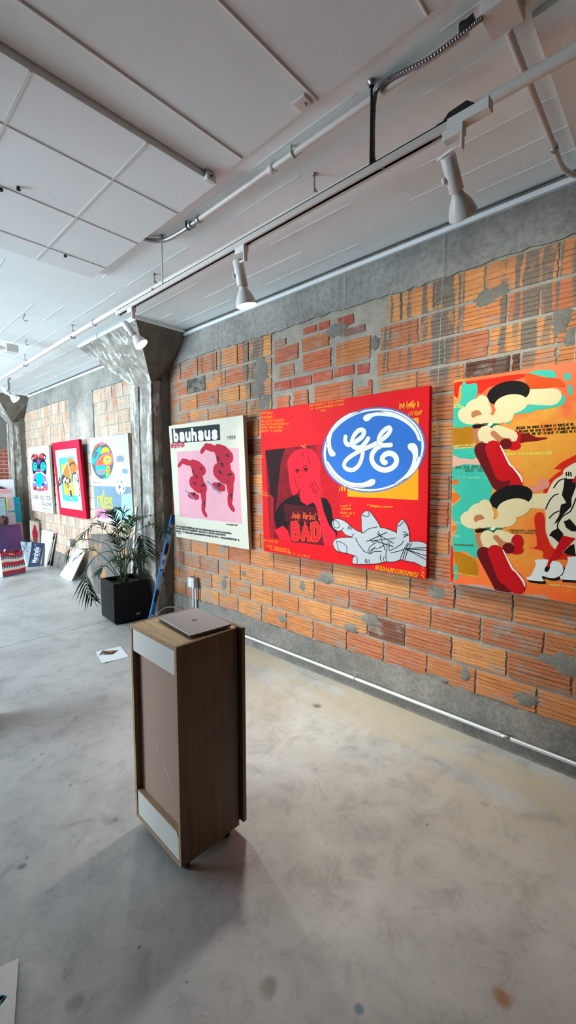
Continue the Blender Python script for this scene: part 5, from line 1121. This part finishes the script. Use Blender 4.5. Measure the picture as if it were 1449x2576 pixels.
# ---------------- cream canvas with the lettering on a dark band
crm = paint('#dcd8c6', .6, 0, .03, 40)
c = Canvas('cream canvas headed by a black bauhaus lettering band, left of the red one', 2.546, .049, .926, 1.197, 2.866, 4.066, crm, paint('#b9a893', .6, spec=.2))
c.begin(); B5 = c.crop(300, 1000, .27605); B2 = c.crop(420, 880, .20704)
c.poly(B5([(525, 495), (1088, 458), (1118, 1150), (552, 1085)]), paint('#e3a9b6', .6, 0, .05, 12))
c.poly(B2([(55, 962), (642, 902), (648, 1097), (72, 1138)]), '#33363a')
q00, q10, q11, q01 = [Vector(p) for p in B2([(84, 1118), (628, 1082), (622, 945), (76, 982)])]
def bq(s_, t_): p = q00.lerp(q10, s_/7).lerp(q01.lerp(q11, s_/7), t_); return (p.x, p.y)
LW = [[[(.16, 1), (.16, .1)], [(.16, .3), (.3, .12), (.5, .1), (.68, .24), (.68, .5), (.5, .64), (.3, .62), (.16, .5)]], [[(1.2, .66), (1.45, .7), (1.68, .62), (1.7, .45), (1.7, .08)], [(1.7, .38), (1.45, .42), (1.22, .34), (1.2, .18), (1.35, .08), (1.6, .14), (1.7, .26)]],
      [[(2.18, .7), (2.18, .3), (2.3, .12), (2.5, .1), (2.7, .25)], [(2.72, .7), (2.72, .08)]], [[(3.16, 1), (3.16, .08)], [(3.16, .5), (3.35, .64), (3.6, .6), (3.7, .45), (3.7, .08)]], [[(4.2, .66), (4.45, .7), (4.68, .62), (4.7, .45), (4.7, .08)], [(4.7, .38), (4.45, .42), (4.22, .34), (4.2, .18), (4.35, .08), (4.6, .14), (4.7, .26)]],
      [[(5.18, .7), (5.18, .3), (5.3, .12), (5.5, .1), (5.7, .25)], [(5.72, .7), (5.72, .08)]], [[(6.72, .62), (6.5, .7), (6.25, .62), (6.25, .48), (6.5, .4), (6.72, .3), (6.7, .14), (6.45, .08), (6.2, .16)]]]
for g in LW:
    for st in g: c.line([bq(*p) for p in st], .034, '#ecebe6', 5)
txt(c, B2, '1929', (732, 1086), (838, 1080), (730, 1052), .007, '#2e2e30')
(u0, v0), (u1, v1) = B2([(50, 1200), (215, 1185)]); c.scrawl((u0, v0), (u1, v1), .055, .009, '#b8485a', 5, 2.0); c.line([(u0, v0+.03), (u1, v1+.02)], .012, '#c25568')
rd = paint('#b3263c', .55, spec=.2); dk = paint('#3d2a33', .55, spec=.2)
# plain stand-ins for the two figures: groups of rounded red brush shapes
def blobs(K_, ox, oy, k, parts, dark):
    for x0, y0, x1, y1, w_ in parts:
        uvs = K_([(ox+x0*k, oy+y0*k), (ox+(x0+x1)/2*k, oy+(y0+y1)/2*k), (ox+x1*k, oy+y1*k)]); c.line(uvs, [w_*k*.8, w_*k, w_*k*.75], rd, 6)
    for x0, y0, x1, y1, w_ in dark: c.line(K_([(ox+x0*k, oy+y0*k), (ox+(x0+x1)/2*k+4, oy+(y0+y1)/2*k-4), (ox+x1*k, oy+y1*k)]), [.004*k, w_*k, .004*k], dk, 5)
PARTS = [(-170, -265, -135, -310, .055), (-130, -315, -40, -290, .075), (-20, -280, 85, -215, .15), (5, -230, 60, -80, .19), (-20, -90, 90, -30, .19), (-55, 45, 30, 65, .085), (85, -30, 95, 110, .105), (95, 110, 88, 210, .08), (88, 215, 120, 262, .06)]
DARK = [(-30, -230, -10, -170, .03), (0, -160, 30, -130, .04), (50, -240, 80, -215, .03), (-20, -90, 20, -60, .03), (60, -50, 110, -60, .03), (-30, 40, 10, 35, .05), (95, 110, 100, 160, .04), (60, 0, 75, 20, .02)]
blobs(B5, 920, 760, 1.0, PARTS, DARK); blobs(B5, 690, 850, .86, PARTS, DARK)
c.line(B5([(805, 765), (920, 870)]), .018, '#7e8fa0'); c.line(B5([(605, 845), (695, 935)]), .015, '#7e8fa0')
for i, (a, b) in enumerate([((522, 1180), (1025, 1250)), ((520, 1200), (970, 1265)), ((520, 1225), (1095, 1310))]):
    (u0, v0), (u1, v1) = B5([a, b]); c.scrawl((u0, v0), (u1, v1), .022, .0045, '#45454a', 60+i)
(u0, v0), (u1, v1) = B5([(975, 1165), (1080, 1172)]); c.scrawl((u0, v0), (u1, v1), .018, .004, '#45454a', 66)
(u0, v0), (u1, v1) = B5([(538, 1245), (570, 1248)]); c.scrawl((u0, v0), (u1, v1), .018, .004, '#55555a', 67)
c.end('painted_image'); c.wire(527, 1050)

# ---------------- big orange and turquoise canvas at the right
def splash_mat():
    m, nt, b = new_mat('orange_turquoise_ground'); tc = N(nt, 'ShaderNodeTexCoord'); sp_ = N(nt, 'ShaderNodeSeparateXYZ'); L(nt, tc.outputs['Object'], sp_.inputs[0])
    n = N(nt, 'ShaderNodeTexNoise', i_Scale=3.0, i_Detail=7.0, i_Roughness=.62); L(nt, tc.outputs['Object'], n.inputs['Vector'])
    a = N(nt, 'ShaderNodeMath', operation='MULTIPLY_ADD'); L(nt, sp_.outputs['Z'], a.inputs[0]); a.inputs[1].default_value = .42; L(nt, n.outputs['Fac'], a.inputs[2])
    r = ramp(nt, [(.40, lin('#e2540a')), (.56, lin('#e4650c')), (.70, lin('#d9820c')), (.84, lin('#cf8f0e')), (.97, lin('#d2560f'))]); L(nt, a.outputs[0], r.inputs['Fac']); L(nt, r.outputs['Color'], b.inputs['Base Color']); b.inputs['Roughness'].default_value = .5; return m
AX0, AT, AZ = 2.546, .035, .945
c = Canvas('orange and turquoise canvas with red, cream and black shapes, cut off at the right edge', AX0, AT, AZ, 1.205, -.48, 1.025, splash_mat(), paint('#c33c12', .5, spec=.2))
c.begin(); A4 = c.crop(1125, 900, .2236); A5 = c.crop(1125, 1180, .2236)
tq = paint('#52bfa4', .55, 0, .08, 8); ora = paint('#e8701a', .55, 0, .1, 9); och = paint('#b87a0e', .55, 0, .15, 9); redp = paint('#d32a16', .55, 0, .1, 9)
c.poly(A4([(70, 285), (330, 255), (800, 185), (880, 210), (620, 300), (470, 330), (380, 400), (260, 390), (150, 300), (120, 450), (70, 400)]), redp, 3)
c.poly(A4([(160, 330), (190, 260), (230, 300), (330, 290), (340, 400), (300, 500), (320, 700), (280, 800), (130, 790), (60, 760), (70, 560), (150, 480)]), tq, 4)
c.poly(A4([(60, 800), (140, 790), (280, 780), (290, 960), (240, 1000), (60, 985)]), och, 3)
c.poly(A4([(65, 1010), (330, 1000), (420, 1100), (560, 1250), (60, 1250)]), tq); c.poly(A5([(60, -30), (500, -30), (540, 160), (500, 260), (480, 420), (300, 600), (330, 800), (380, 960), (320, 1000), (200, 930), (80, 920), (60, 800), (110, 650), (60, 560), (60, 420), (150, 330), (60, 200)]), tq, 4)
c.poly(A5([(60, 130), (110, 120), (130, 160), (60, 175)]), ora, 3); c.poly(A5([(52, 270), (120, 280), (135, 330), (60, 385)]), ora, 3); c.poly(A5([(55, 640), (110, 650), (80, 690), (55, 690)]), ora, 3)
c.poly(A5([(75, 930), (180, 950), (300, 1010), (340, 1100), (330, 1200), (120, 1150), (90, 1030)]), och, 3); c.poly(A5([(40, 870), (70, 930), (65, 1080), (80, 1180), (40, 1260)]), redp, 3); c.poly(A5([(70, 1090), (110, 1080), (120, 1240), (85, 1230)]), tq, 3)
for pp in ([(920, 170), (1050, 140), (1200, 150), (1220, 230), (1150, 240), (1050, 200)], [(1310, 190), (1370, 170), (1390, 230), (1340, 260)], [(1360, 320), (1400, 310), (1410, 400), (1370, 420)], [(860, 560), (1000, 500), (1250, 420), (1330, 440), (1280, 540), (1000, 590), (920, 620), (760, 640), (700, 740), (660, 730), (760, 620)]): c.poly(A4(pp), tq, 4)
c.poly(A4([(880, 180), (1060, 215), (1260, 240), (1330, 330), (1180, 330), (930, 370)]), paint('#d9521c', .55, 0, .12, 9), 3)
for pp in ([(1200, 1250), (1280, 1180), (1449, 1090), (1600, 1060), (1600, 1300)],): c.poly(A4(pp), redp)
c.poly(A5([(1310, 0), (1449, -60), (1700, -100), (1700, 200), (1449, 120), (1250, 200), (1080, 350), (1050, 330), (1150, 120)]), redp, 2)
c.poly(A5([(980, 540), (1080, 500), (1130, 760), (1200, 900), (1449, 940), (1449, 1010), (1100, 1010), (1080, 930), (1000, 900), (900, 880), (1010, 860)]), redp, 3)
c.poly(A5([(230, 1300), (380, 1300), (540, 1350), (500, 1370), (260, 1340)]), paint('#c9a08a', .6, spec=.2), 3); c.poly(A5([(880, 1410), (1100, 1420), (1140, 1470), (900, 1450)]), paint('#c79a84', .6, spec=.2), 3)
# two groups of plain rounded shapes in cream, black, green and red
cr_ = paint('#ead7a6', .55, spec=.2); tn = paint('#c07a50', .55, spec=.2); bk_ = paint('#1c1917', .5, spec=.2); gr = paint('#2f7a4c', .5, spec=.2); rb_ = paint('#c4121a', .5, spec=.2); rdk = paint('#6a1316', .5, spec=.2)
def E_(K_, cx, cy, rx, ry, m, rot=0): c.poly(K_(ell(cx, cy, rx, ry, 32, rot)), m)
def group(K_, dx, dy):
    f = lambda pts: K_([(x+dx, y+dy) for x, y in pts])
    def EE(cx, cy, rx, ry, m, rot=0): c.poly(f(ell(cx, cy, rx, ry, 36, rot)), m)
    def cap(p, q, w0, w1, m): c.line(f([p, ((p[0]+q[0])/2, (p[1]+q[1])/2), q]), [w0, (w0+w1)/2, w1], m, 6)
    cap((900, 440), (1180, 440), .075, .085, cr_)
    EE(690, 400, 245, 135, bk_, -.22); EE(720, 520, 190, 108, cr_, -.16)
    EE(640, 640, 110, 90, cr_); EE(560, 690, 110, 60, cr_, -.3); EE(350, 590, 150, 130, cr_); EE(250, 650, 130, 100, cr_, .2); EE(395, 540, 85, 120, cr_); EE(330, 640, 60, 50, tn); EE(410, 690, 130, 50, cr_, -.1)
    EE(430, 790, 150, 40, bk_, .12); c.poly(f([(400, 735), (600, 740), (560, 780), (440, 770)]), gr); c.poly(f([(470, 735), (520, 740), (490, 770), (450, 762)]), paint('#f0eee6', .5, spec=.2))
    cap((345, 850), (390, 1000), .06, .065, tn); cap((430, 850), (480, 990), .085, .085, cr_); cap((560, 830), (710, 890), .07, .075, cr_); c.line(f([(520, 850), (600, 920), (690, 935)]), .03, tn, 6)
    EE(760, 900, 70, 85, rb_); EE(750, 990, 80, 50, rb_); EE(660, 970, 70, 60, rdk)
    cap((390, 1035), (600, 1400), .085, .10, rdk); cap((515, 1015), (640, 1290), .085, .10, rb_); EE(720, 1340, 105, 165, rb_, -.7)
    c.line(f([(600, 990), (700, 1190), (740, 1230), (820, 1330), (845, 1400)]), [.006, .010, .008, .012, .005], paint('#f4f0e6', .5, spec=.2), 6)
group(A4, 0, 0); group(A5, 30, -80)
# pale rugged head shape at the right with black clefts and a red wedge
c.poly(A5([(1110, 520), (1095, 420), (1130, 260), (1200, 130), (1300, 60), (1320, 0), (1500, -90), (1750, -60), (1800, 500), (1700, 900), (1449, 960), (1290, 940), (1180, 860), (1110, 700)]), paint('#e6d9bb', .55, spec=.2), 3)
for pp in ([(1320, 110), (1449, 110), (1449, 200), (1400, 330), (1400, 420), (1300, 520), (1240, 600), (1200, 620), (1260, 520), (1280, 400), (1340, 380), (1290, 290), (1310, 200)], [(1310, 590), (1380, 560), (1449, 640), (1500, 620), (1500, 700), (1400, 700), (1340, 660)], [(1145, 750), (1180, 700), (1250, 660), (1310, 730), (1260, 830), (1180, 760)], [(1300, 940), (1380, 860), (1430, 840), (1449, 980), (1360, 960)]): c.poly(A5(pp), bk_)
for st in ([(1250, 280), (1200, 300), (1150, 360), (1110, 450)], [(1340, 40), (1345, 75)], [(1365, 35), (1368, 75)], [(1390, 40), (1395, 78)], [(1200, 210), (1260, 130), (1340, 105)], [(1449, 330), (1390, 470), (1300, 530), (1240, 640), (1290, 720)], [(1150, 550), (1200, 500), (1260, 470)]): c.line(A5(st), .006, bk_, 4)
c.poly(A5([(1449, 780), (1300, 745), (1110, 1110), (1180, 1060)]), rb_); c.poly(A5([(1449, 70), (1700, 40), (1700, 160), (1400, 150)]), rb_)
# the two big white letters, black shadow first
def letters(dx, dy, m):
    f = lambda pts: A5([(x+dx, y+dy) for x, y in pts])
    c.poly(f([(985, 1035), (1010, 1016), (1075, 1014), (1140, 1020), (1140, 1046), (1190, 1030), (1270, 1050), (1308, 1110), (1290, 1180), (1220, 1222), (1140, 1222), (1078, 1202), (1068, 1225), (1088, 1248), (1076, 1262), (980, 1256), (905, 1242), (893, 1220), (935, 1205), (958, 1165), (1000, 1075)]), m, 3)
    c.poly(f([(1350, 990), (1600, 960), (1580, 1020), (1550, 1230), (1449, 1250), (1280, 1240), (1265, 1210), (1300, 1190), (1350, 1060), (1365, 1030)]), m)
letters(22, 28, bk_); letters(0, 0, paint('#eceae6', .5, spec=.2)); c.poly(A5([(1105, 1152), (1095, 1130), (1118, 1088), (1150, 1080), (1158, 1110), (1132, 1155)]), bk_, 3); c.poly(A5([(1120, 1085), (1150, 1000), (1190, 1020), (1140, 1110)]), rb_)
dkt = paint('#2b1a12', .55, spec=.2); yel = paint('#e8d25a', .55, spec=.2)
hold = c.lay; c.lay = 24
txt(c, A4, 'BECAUSE THE WORLD IS ROUND IT TURNS ME ON, B', (780, 805), (1475, 757), (778, 780), .0032, dkt, jit=.03, fill=.8)
txt(c, A4, 'BECAUSE THE WIND IS HIGH IT BLOWS MY MIN', (812, 842), (1449, 800), (811, 817), .0032, dkt, jit=.03, fill=.8)
txt(c, A4, 'BECAUSE THE SKY IS BLUE IT MAKES ME C', (824, 877), (1449, 838), (823, 852), .0032, dkt, jit=.03, fill=.8)
txt(c, A4, 'VALENCIA - LIVING IS EASY WITH EYES CLOSE', (668, 1098), (1185, 1084), (667, 1072), .004, yel, jit=.03)
txt(c, A4, '-DRINK TO ME, DRINK TO MY', (85, 1250), (440, 1240), (85, 1218), .004, '#4a7a62', jit=.03); txt(c, A5, "HEALTH' - PICASSO", (205, 33), (455, 28), (204, 0), .004, '#4a7a62', jit=.03)
c.line(A4([(830, 905), (900, 900), (1000, 915), (1120, 903)]), [.05, .045, .02, .006], '#7d1512', 6); c.line(A4([(70, 1165), (120, 1170), (200, 1165), (280, 1172), (360, 1160)]), [.07, .05, .03, .03, .045], '#e8b59c', 6); c.line(A5([(940, 190), (980, 240), (1040, 200), (1080, 165)]), [.01, .02, .04, .06], '#e58f7a', 6)
for i, (a, b, hh) in enumerate([((65, 545), (175, 535), 24), ((65, 570), (185, 560), 22), ((65, 1005), (330, 985), 24), ((65, 1030), (290, 1015), 22)]):
    (u0, v0), (u1, v1), (u2, v2) = A4([a, b, (a[0], a[1]-hh)]); c.scrawl((u0, v0), (u1, v1), (v2-v0)*.9, .004, '#d9d27a', 90+i)
for i, (a, b, hh, m_) in enumerate([((85, 110), (215, 105), 34, '#8fd3ab'), ((235, 108), (500, 105), 24, '#9fdab4'), ((60, 610), (195, 635), 40, '#a3dcc6'), ((60, 760), (135, 768), 24, '#a3dcc6'), ((80, 862), (295, 870), 26, '#5d6b3a'), ((700, 700), (1000, 705), 26, '#8a5a2a'), ((720, 725), (1010, 735), 26, '#8a5a2a'), ((1155, 1310), (1449, 1340), 26, '#f0c070'), ((60, 1175), (355, 1225), 24, '#d9b93a'), ((1290, 1510), (1449, 1540), 26, '#e8a83a')]):
    (u0, v0), (u1, v1), (u2, v2) = A5([a, b, (a[0], a[1]-hh)]); c.scrawl((u0, v0), (u1, v1), (v2-v0)*.9, .004, m_, 100+i)
c.line(A5([(130, 1020), (180, 960), (190, 1040), (240, 980), (260, 1060), (310, 1000), (350, 1090)]), .004, '#d8a428')
c.end('painted_image'); c.wire(1440, 905)

# ---------------- three prints in the far bay
pw = paint('#e3eaee', .6, spec=.2)
c = Canvas('white canvas with an egg-shaped mask, a football and yellow miles lettering', 2.546, .038, .96, 1.155, 5.021, 6.151, pw, paint('#b9aa98', .6, spec=.2))
c.begin(); Mi = c.crop(220, 1080, .09704)
c.poly(Mi([(590, 150), (1035, 100), (1120, 1480), (600, 1440)]), paint('#ccd8e2', .6, 0, .05, 6)); c.poly(Mi([(155, 1465), (1125, 1490), (1180, 2300), (215, 2290)]), paint('#7e97ab', .6, 0, .12, 7))
c.poly(Mi([(880, 1700), (1130, 1650), (1180, 2250), (880, 2200)]), paint('#a9c6d6', .6, 0, .12, 9)); c.poly(Mi([(210, 2040), (640, 2080), (560, 2330), (225, 2290)]), paint('#cf8eab', .6, 0, .06, 8)); c.poly(Mi([(640, 2080), (1170, 2120), (1185, 2400), (570, 2330)]), paint('#a8d3e0', .6, 0, .08, 8))
gk = paint('#5f6a72', .6, spec=.2); tqm = paint('#3fb8c0', .55, spec=.2); yl = paint('#f2dc2c', .55, spec=.2); pk = paint('#d8788a', .55, spec=.2); orr = paint('#e0663a', .55, spec=.2)
E2 = lambda cx, cy, rx, ry, m, rot=0: c.poly(Mi(ell(cx, cy, rx, ry, 40, rot)), m)
E2(390, 810, 285, 480, gk, -.06)
for pp, m in (([(345, 440), (350, 600), (320, 660), (160, 905), (110, 780), (200, 600)], tqm), ([(220, 580), (275, 590), (270, 660), (190, 770), (160, 740), (180, 640)], gk), ([(275, 370), (380, 340), (480, 375), (340, 415)], pk), ([(160, 520), (200, 420), (280, 380), (290, 420), (200, 500)], orr), ([(360, 640), (375, 520), (440, 470), (530, 480), (580, 570), (470, 590)], yl),
              ([(205, 940), (260, 800), (380, 670), (520, 600), (620, 610), (660, 720), (640, 890), (560, 940), (400, 935)], pk), ([(240, 900), (330, 780), (430, 690), (560, 640), (600, 700), (420, 880), (300, 920)], orr), ([(420, 760), (470, 680), (580, 690), (620, 780), (580, 880), (480, 910), (420, 860)], yl), ([(450, 800), (510, 745), (590, 790), (530, 830)], paint('#9fd0cf', .55, spec=.2)),
              ([(215, 990), (260, 955), (460, 955), (490, 1000), (470, 1160), (360, 1190), (250, 1150)], tqm), ([(260, 1100), (300, 1065), (450, 1050), (440, 1110), (350, 1150), (270, 1140)], pk), ([(500, 960), (560, 960), (590, 1040), (560, 1160), (480, 1225), (500, 1100)], yl), ([(525, 990), (570, 1020), (560, 1060), (520, 1050)], orr), ([(530, 1080), (570, 1085), (550, 1140), (520, 1150)], orr), ([(400, 1270), (480, 1225), (590, 1160), (520, 1270)], tqm)): c.poly(Mi(pp), m, 4)
E2(520, 785, 22, 22, '#2f7a80')
E2(855, 1500, 125, 190, paint('#eef2f5', .55, spec=.2), -.08)
for pp in ([(800, 1490), (820, 1455), (855, 1455), (865, 1510), (835, 1560)], [(755, 1395), (780, 1335), (795, 1345), (765, 1400)], [(855, 1340), (900, 1345), (915, 1400), (880, 1390)], [(920, 1540), (940, 1495), (960, 1510), (945, 1590)], [(825, 1640), (860, 1630), (890, 1650), (860, 1672)], [(740, 1490), (765, 1580), (750, 1560)]): c.poly(Mi(pp), gk)
E2(850, 770, 105, 95, paint('#8d99a5', .6, spec=.2)); E2(850, 990, 110, 150, paint('#edf1f4', .6, spec=.2)); E2(790, 1200, 110, 80, paint('#edf1f4', .6, spec=.2), .4)
c.line(Mi([(650, 1300), (720, 1180), (800, 1100)]), .008, '#9aa6b0', 5); c.line(Mi([(930, 1080), (1020, 1090)]), .06, '#7fa3b8')
for i, (a, b) in enumerate((((640, 165), (970, 125)), ((150, 1395), (370, 1405)))): (u0, v0), (u1, v1) = Mi([a, b]); c.scrawl((u0, v0), (u1, v1), .018, .005, '#8d99a3', 130+i)
for st in ([(290, 2010), (262, 1750)], [(262, 1760), (300, 1750), (330, 1790), (350, 2020)], [(318, 1760), (355, 1765), (375, 1800), (398, 2030)], [(418, 2035), (385, 1765)], [(380, 1720), (378, 1700)], [(455, 2040), (425, 1600)], [(490, 1900), (545, 1900), (540, 1810), (510, 1780), (480, 1810), (495, 2000), (520, 2040), (560, 1990)], [(630, 1850), (620, 1790), (580, 1780), (570, 1850), (630, 1930), (645, 2010), (610, 2050), (580, 1990)]): c.line(Mi(st), .026, yl, 4)
c.end('painted_image'); c.wire(270, 1097)

crp = paint('#c8203f', .55, spec=.2)
c = Canvas('pinkish red bordered canvas with orange and black bird shapes on cream', 2.546, .06, .949, 1.171, 6.464, 7.558, crp, paint('#a3122a', .55, spec=.2), depth=.042)
c.begin(); Rd = c.crop(60, 1090, .11387); cyan = paint('#5fd0d8', .55, spec=.2); ylw = paint('#f3e63a', .55, spec=.2); ob = paint('#c8743a', .55, spec=.2); blk = paint('#4c484b', .55, spec=.2); cw = paint('#f0ead2', .55, spec=.2)
c.poly(Rd([(690, 380), (1155, 325), (1298, 1705), (825, 1640)]), cw); c.poly(Rd([(768, 545), (1105, 515), (1205, 1515), (870, 1485)]), cyan); c.poly(Rd([(825, 690), (905, 680), (1000, 850), (1080, 1060), (1110, 1070), (1140, 1370), (905, 1360), (870, 1050)]), ylw)
c.poly(Rd([(965, 590), (1030, 555), (1110, 590), (1160, 680), (1195, 790), (1150, 850), (1050, 900), (1000, 740)]), ob, 4); c.poly(Rd([(1005, 690), (1060, 640), (1115, 640), (1130, 720), (1080, 670), (1020, 730)]), blk, 3)
c.poly(Rd([(920, 680), (960, 650), (1030, 960), (1020, 990), (870, 900)]), ob); c.poly(Rd([(860, 900), (1040, 1010), (1050, 1200), (1010, 1250), (960, 1130), (880, 1090), (840, 1130), (820, 1000)]), blk); c.line(Rd([(880, 1060), (925, 985), (945, 1080), (985, 1020), (1000, 1140), (1030, 1100), (1020, 1240)]), .05, cw)
c.poly(Rd([(738, 1160), (795, 930), (830, 1130), (765, 1195)]), blk); E3 = lambda cx, cy, rx, ry, m: c.poly(Rd(ell(cx, cy, rx, ry, 24)), m); E3(790, 1075, 12, 25, cw)
c.poly(Rd([(900, 1110), (950, 1130), (1000, 1240), (950, 1210)]), ob); c.poly(Rd([(1060, 920), (1120, 860), (1180, 880), (1215, 980), (1225, 1180), (1180, 1060), (1100, 1040), (1060, 1080)]), blk, 3)
for a in range(5): c.line(Rd([(1085+a*26, 1040-a*4), (1095+a*20, 930-a*6)]), .025, cw)
c.poly(Rd([(1080, 1060), (1200, 1070), (1235, 1180), (1235, 1390), (1130, 1370)]), cw); c.poly(Rd([(1225, 1180), (1240, 1240), (1215, 1260)]), blk); c.poly(Rd([(1235, 1290), (1245, 1395), (1220, 1390)]), blk)
c.poly(Rd([(975, 1260), (1050, 1250), (1085, 1470), (1010, 1420)]), blk); c.line(Rd([(1000, 1270), (1020, 1380), (1070, 1450)]), .03, cw, 4); c.line(Rd([(950, 640), (900, 760), (840, 880)]), .02, cw)
c.end('painted_image'); c.wire(165, 1110)

c = Canvas('white poster canvas with a totem-like mask, nearest the far column', 2.546, .019, .94, 1.164, 7.871, 8.99, paint('#e6ecf0', .6, spec=.2), paint('#c3bfb9', .6, spec=.2))
c.begin(); Lj = c.crop(60, 1090, .11387); bkk = paint('#2c2630', .55, spec=.2); rdd = paint('#c84a4e', .55, spec=.2); ppl = paint('#7a4a9a', .55, spec=.2); trq = paint('#3fd0cf', .55, spec=.2); pnk = paint('#b06a8a', .55, spec=.2)
EL = lambda cx, cy, rx, ry, m, rot=0: c.poly(Lj(ell(cx, cy, rx, ry, 30, rot)), m)
EL(245, 545, 78, 95, bkk); EL(410, 530, 82, 92, bkk); EL(255, 515, 45, 60, rdd); EL(385, 505, 50, 60, rdd); EL(200, 560, 14, 28, '#dfe6ee'); EL(455, 535, 18, 36, '#c9bfe6')
c.poly(Lj([(180, 760), (190, 650), (240, 575), (330, 540), (430, 570), (490, 650), (500, 780), (485, 915), (430, 870), (340, 855), (260, 870), (215, 910)]), bkk, 4); EL(245, 735, 52, 95, trq); EL(425, 735, 60, 100, trq); EL(245, 725, 28, 55, '#2f5a66'); EL(425, 720, 32, 60, '#2f5a66'); EL(245, 730, 18, 38, trq); EL(425, 725, 20, 40, trq)
c.poly(Lj([(300, 590), (325, 560), (350, 590), (380, 580), (345, 690), (310, 690), (280, 600)]), ppl, 3); EL(322, 575, 16, 24, rdd); c.poly(Lj([(265, 830), (330, 785), (420, 830), (400, 860), (330, 840), (280, 860)]), pnk, 3); EL(325, 835, 34, 22, '#5a3f9a')
c.poly(Lj([(225, 930), (300, 880), (460, 930), (500, 1000), (525, 1262), (215, 1255), (210, 1010)]), paint('#8a7fb4', .55, 0, .3, 20), 2); c.poly(Lj([(212, 1160), (350, 1180), (525, 1190), (525, 1265), (215, 1255)]), rdd); 
for cx, cy, rr_, m in ((250, 960, 26, pnk), (440, 960, 26, pnk), (235, 1080, 24, '#d6d4e6'), (485, 1090, 26, '#d6d4e6'), (310, 1200, 24, '#a6d6d0'), (400, 1195, 26, '#a6d6d0'), (255, 1040, 20, bkk), (425, 1130, 22, bkk), (470, 1150, 22, '#5a6ac0'), (250, 1215, 20, bkk), (470, 1225, 20, '#d88')): EL(cx, cy, rr_, rr_*1.2, m if not (isinstance(m, str) and len(m) == 4) else '#dd8888')
EL(350, 1010, 72, 145, paint('#1fd2d6', .55, spec=.2)); c.poly(Lj([(330, 1130), (370, 1130), (352, 1240)]), paint('#1fd2d6', .55, spec=.2))
txt(c, Lj, 'LJUBA WELITSCH', (195, 1430), (612, 1480), (192, 1360), .014, '#4a5058', fill=.74); txt(c, Lj, 'SALOME', (405, 1585), (612, 1612), (402, 1520), .014, '#4a5058', fill=.74)
c.poly(Lj([(185, 1575), (390, 1600), (390, 1680), (190, 1690)]), paint('#e0bfbf', .6, spec=.2)); (u0, v0), (u1, v1) = Lj([(410, 1665), (600, 1690)]); c.scrawl((u0, v0), (u1, v1), .02, .005, '#9aa0a6', 150)
c.end('painted_image'); c.wire(97, 1123)

# lettering on the navy bag, reading upwards
n0, n1, tl2, tr2, tb = bag_face
def bf(u, v): return n0.lerp(n1, u).lerp(tl2.lerp(tr2, u), v)
fn = (n1-n0).cross(tl2-n0).normalized(); fn = fn if fn.dot(EYEP-n0) > 0 else -fn
fc_ = bpy.data.curves.new('lettering', 'FONT'); fc_.body = 'Marshalls'; fc_.offset = .02
fo = bpy.data.objects.new('lettering', fc_); COL.objects.link(fo); dg = bpy.context.evaluated_depsgraph_get(); me = bpy.data.meshes.new_from_object(fo.evaluated_get(dg)); bpy.data.objects.remove(fo)
xs = [v.co.x for v in me.vertices]; yy = [v.co.y for v in me.vertices]; wx = max(xs); hy = max(yy)
k = MB(); k.add([bf(.66-.42*(v.co.y/hy), .16+.66*(v.co.x/wx))+fn*.004 for v in me.vertices], [list(p.vertices) for p in me.polygons])
for i in range(14): 
    if i not in (4, 9): k.add([bf(.74+a, .22+.56*(i+b)/14)+fn*.004 for a, b in ((0, 0), (.05, 0), (.05, .7), (0, .7))], [(0, 1, 2, 3)])
k.build('lettering', paint('#f0f2f4', .5, spec=.2), tb, fix=False)
k = MB()
for r in (.10, .06): k.tube([bf(.30+r*math.cos(a), .90+r*.6*math.sin(a))+fn*.003 for a in [2*PI*i/16 for i in range(16)]], .0025, 6, closed=True)
k.build('emblem', paint('#8fa0b4', .5, spec=.2), tb)

for o in bpy.data.objects:
    if '_o' in o: del o['_o']
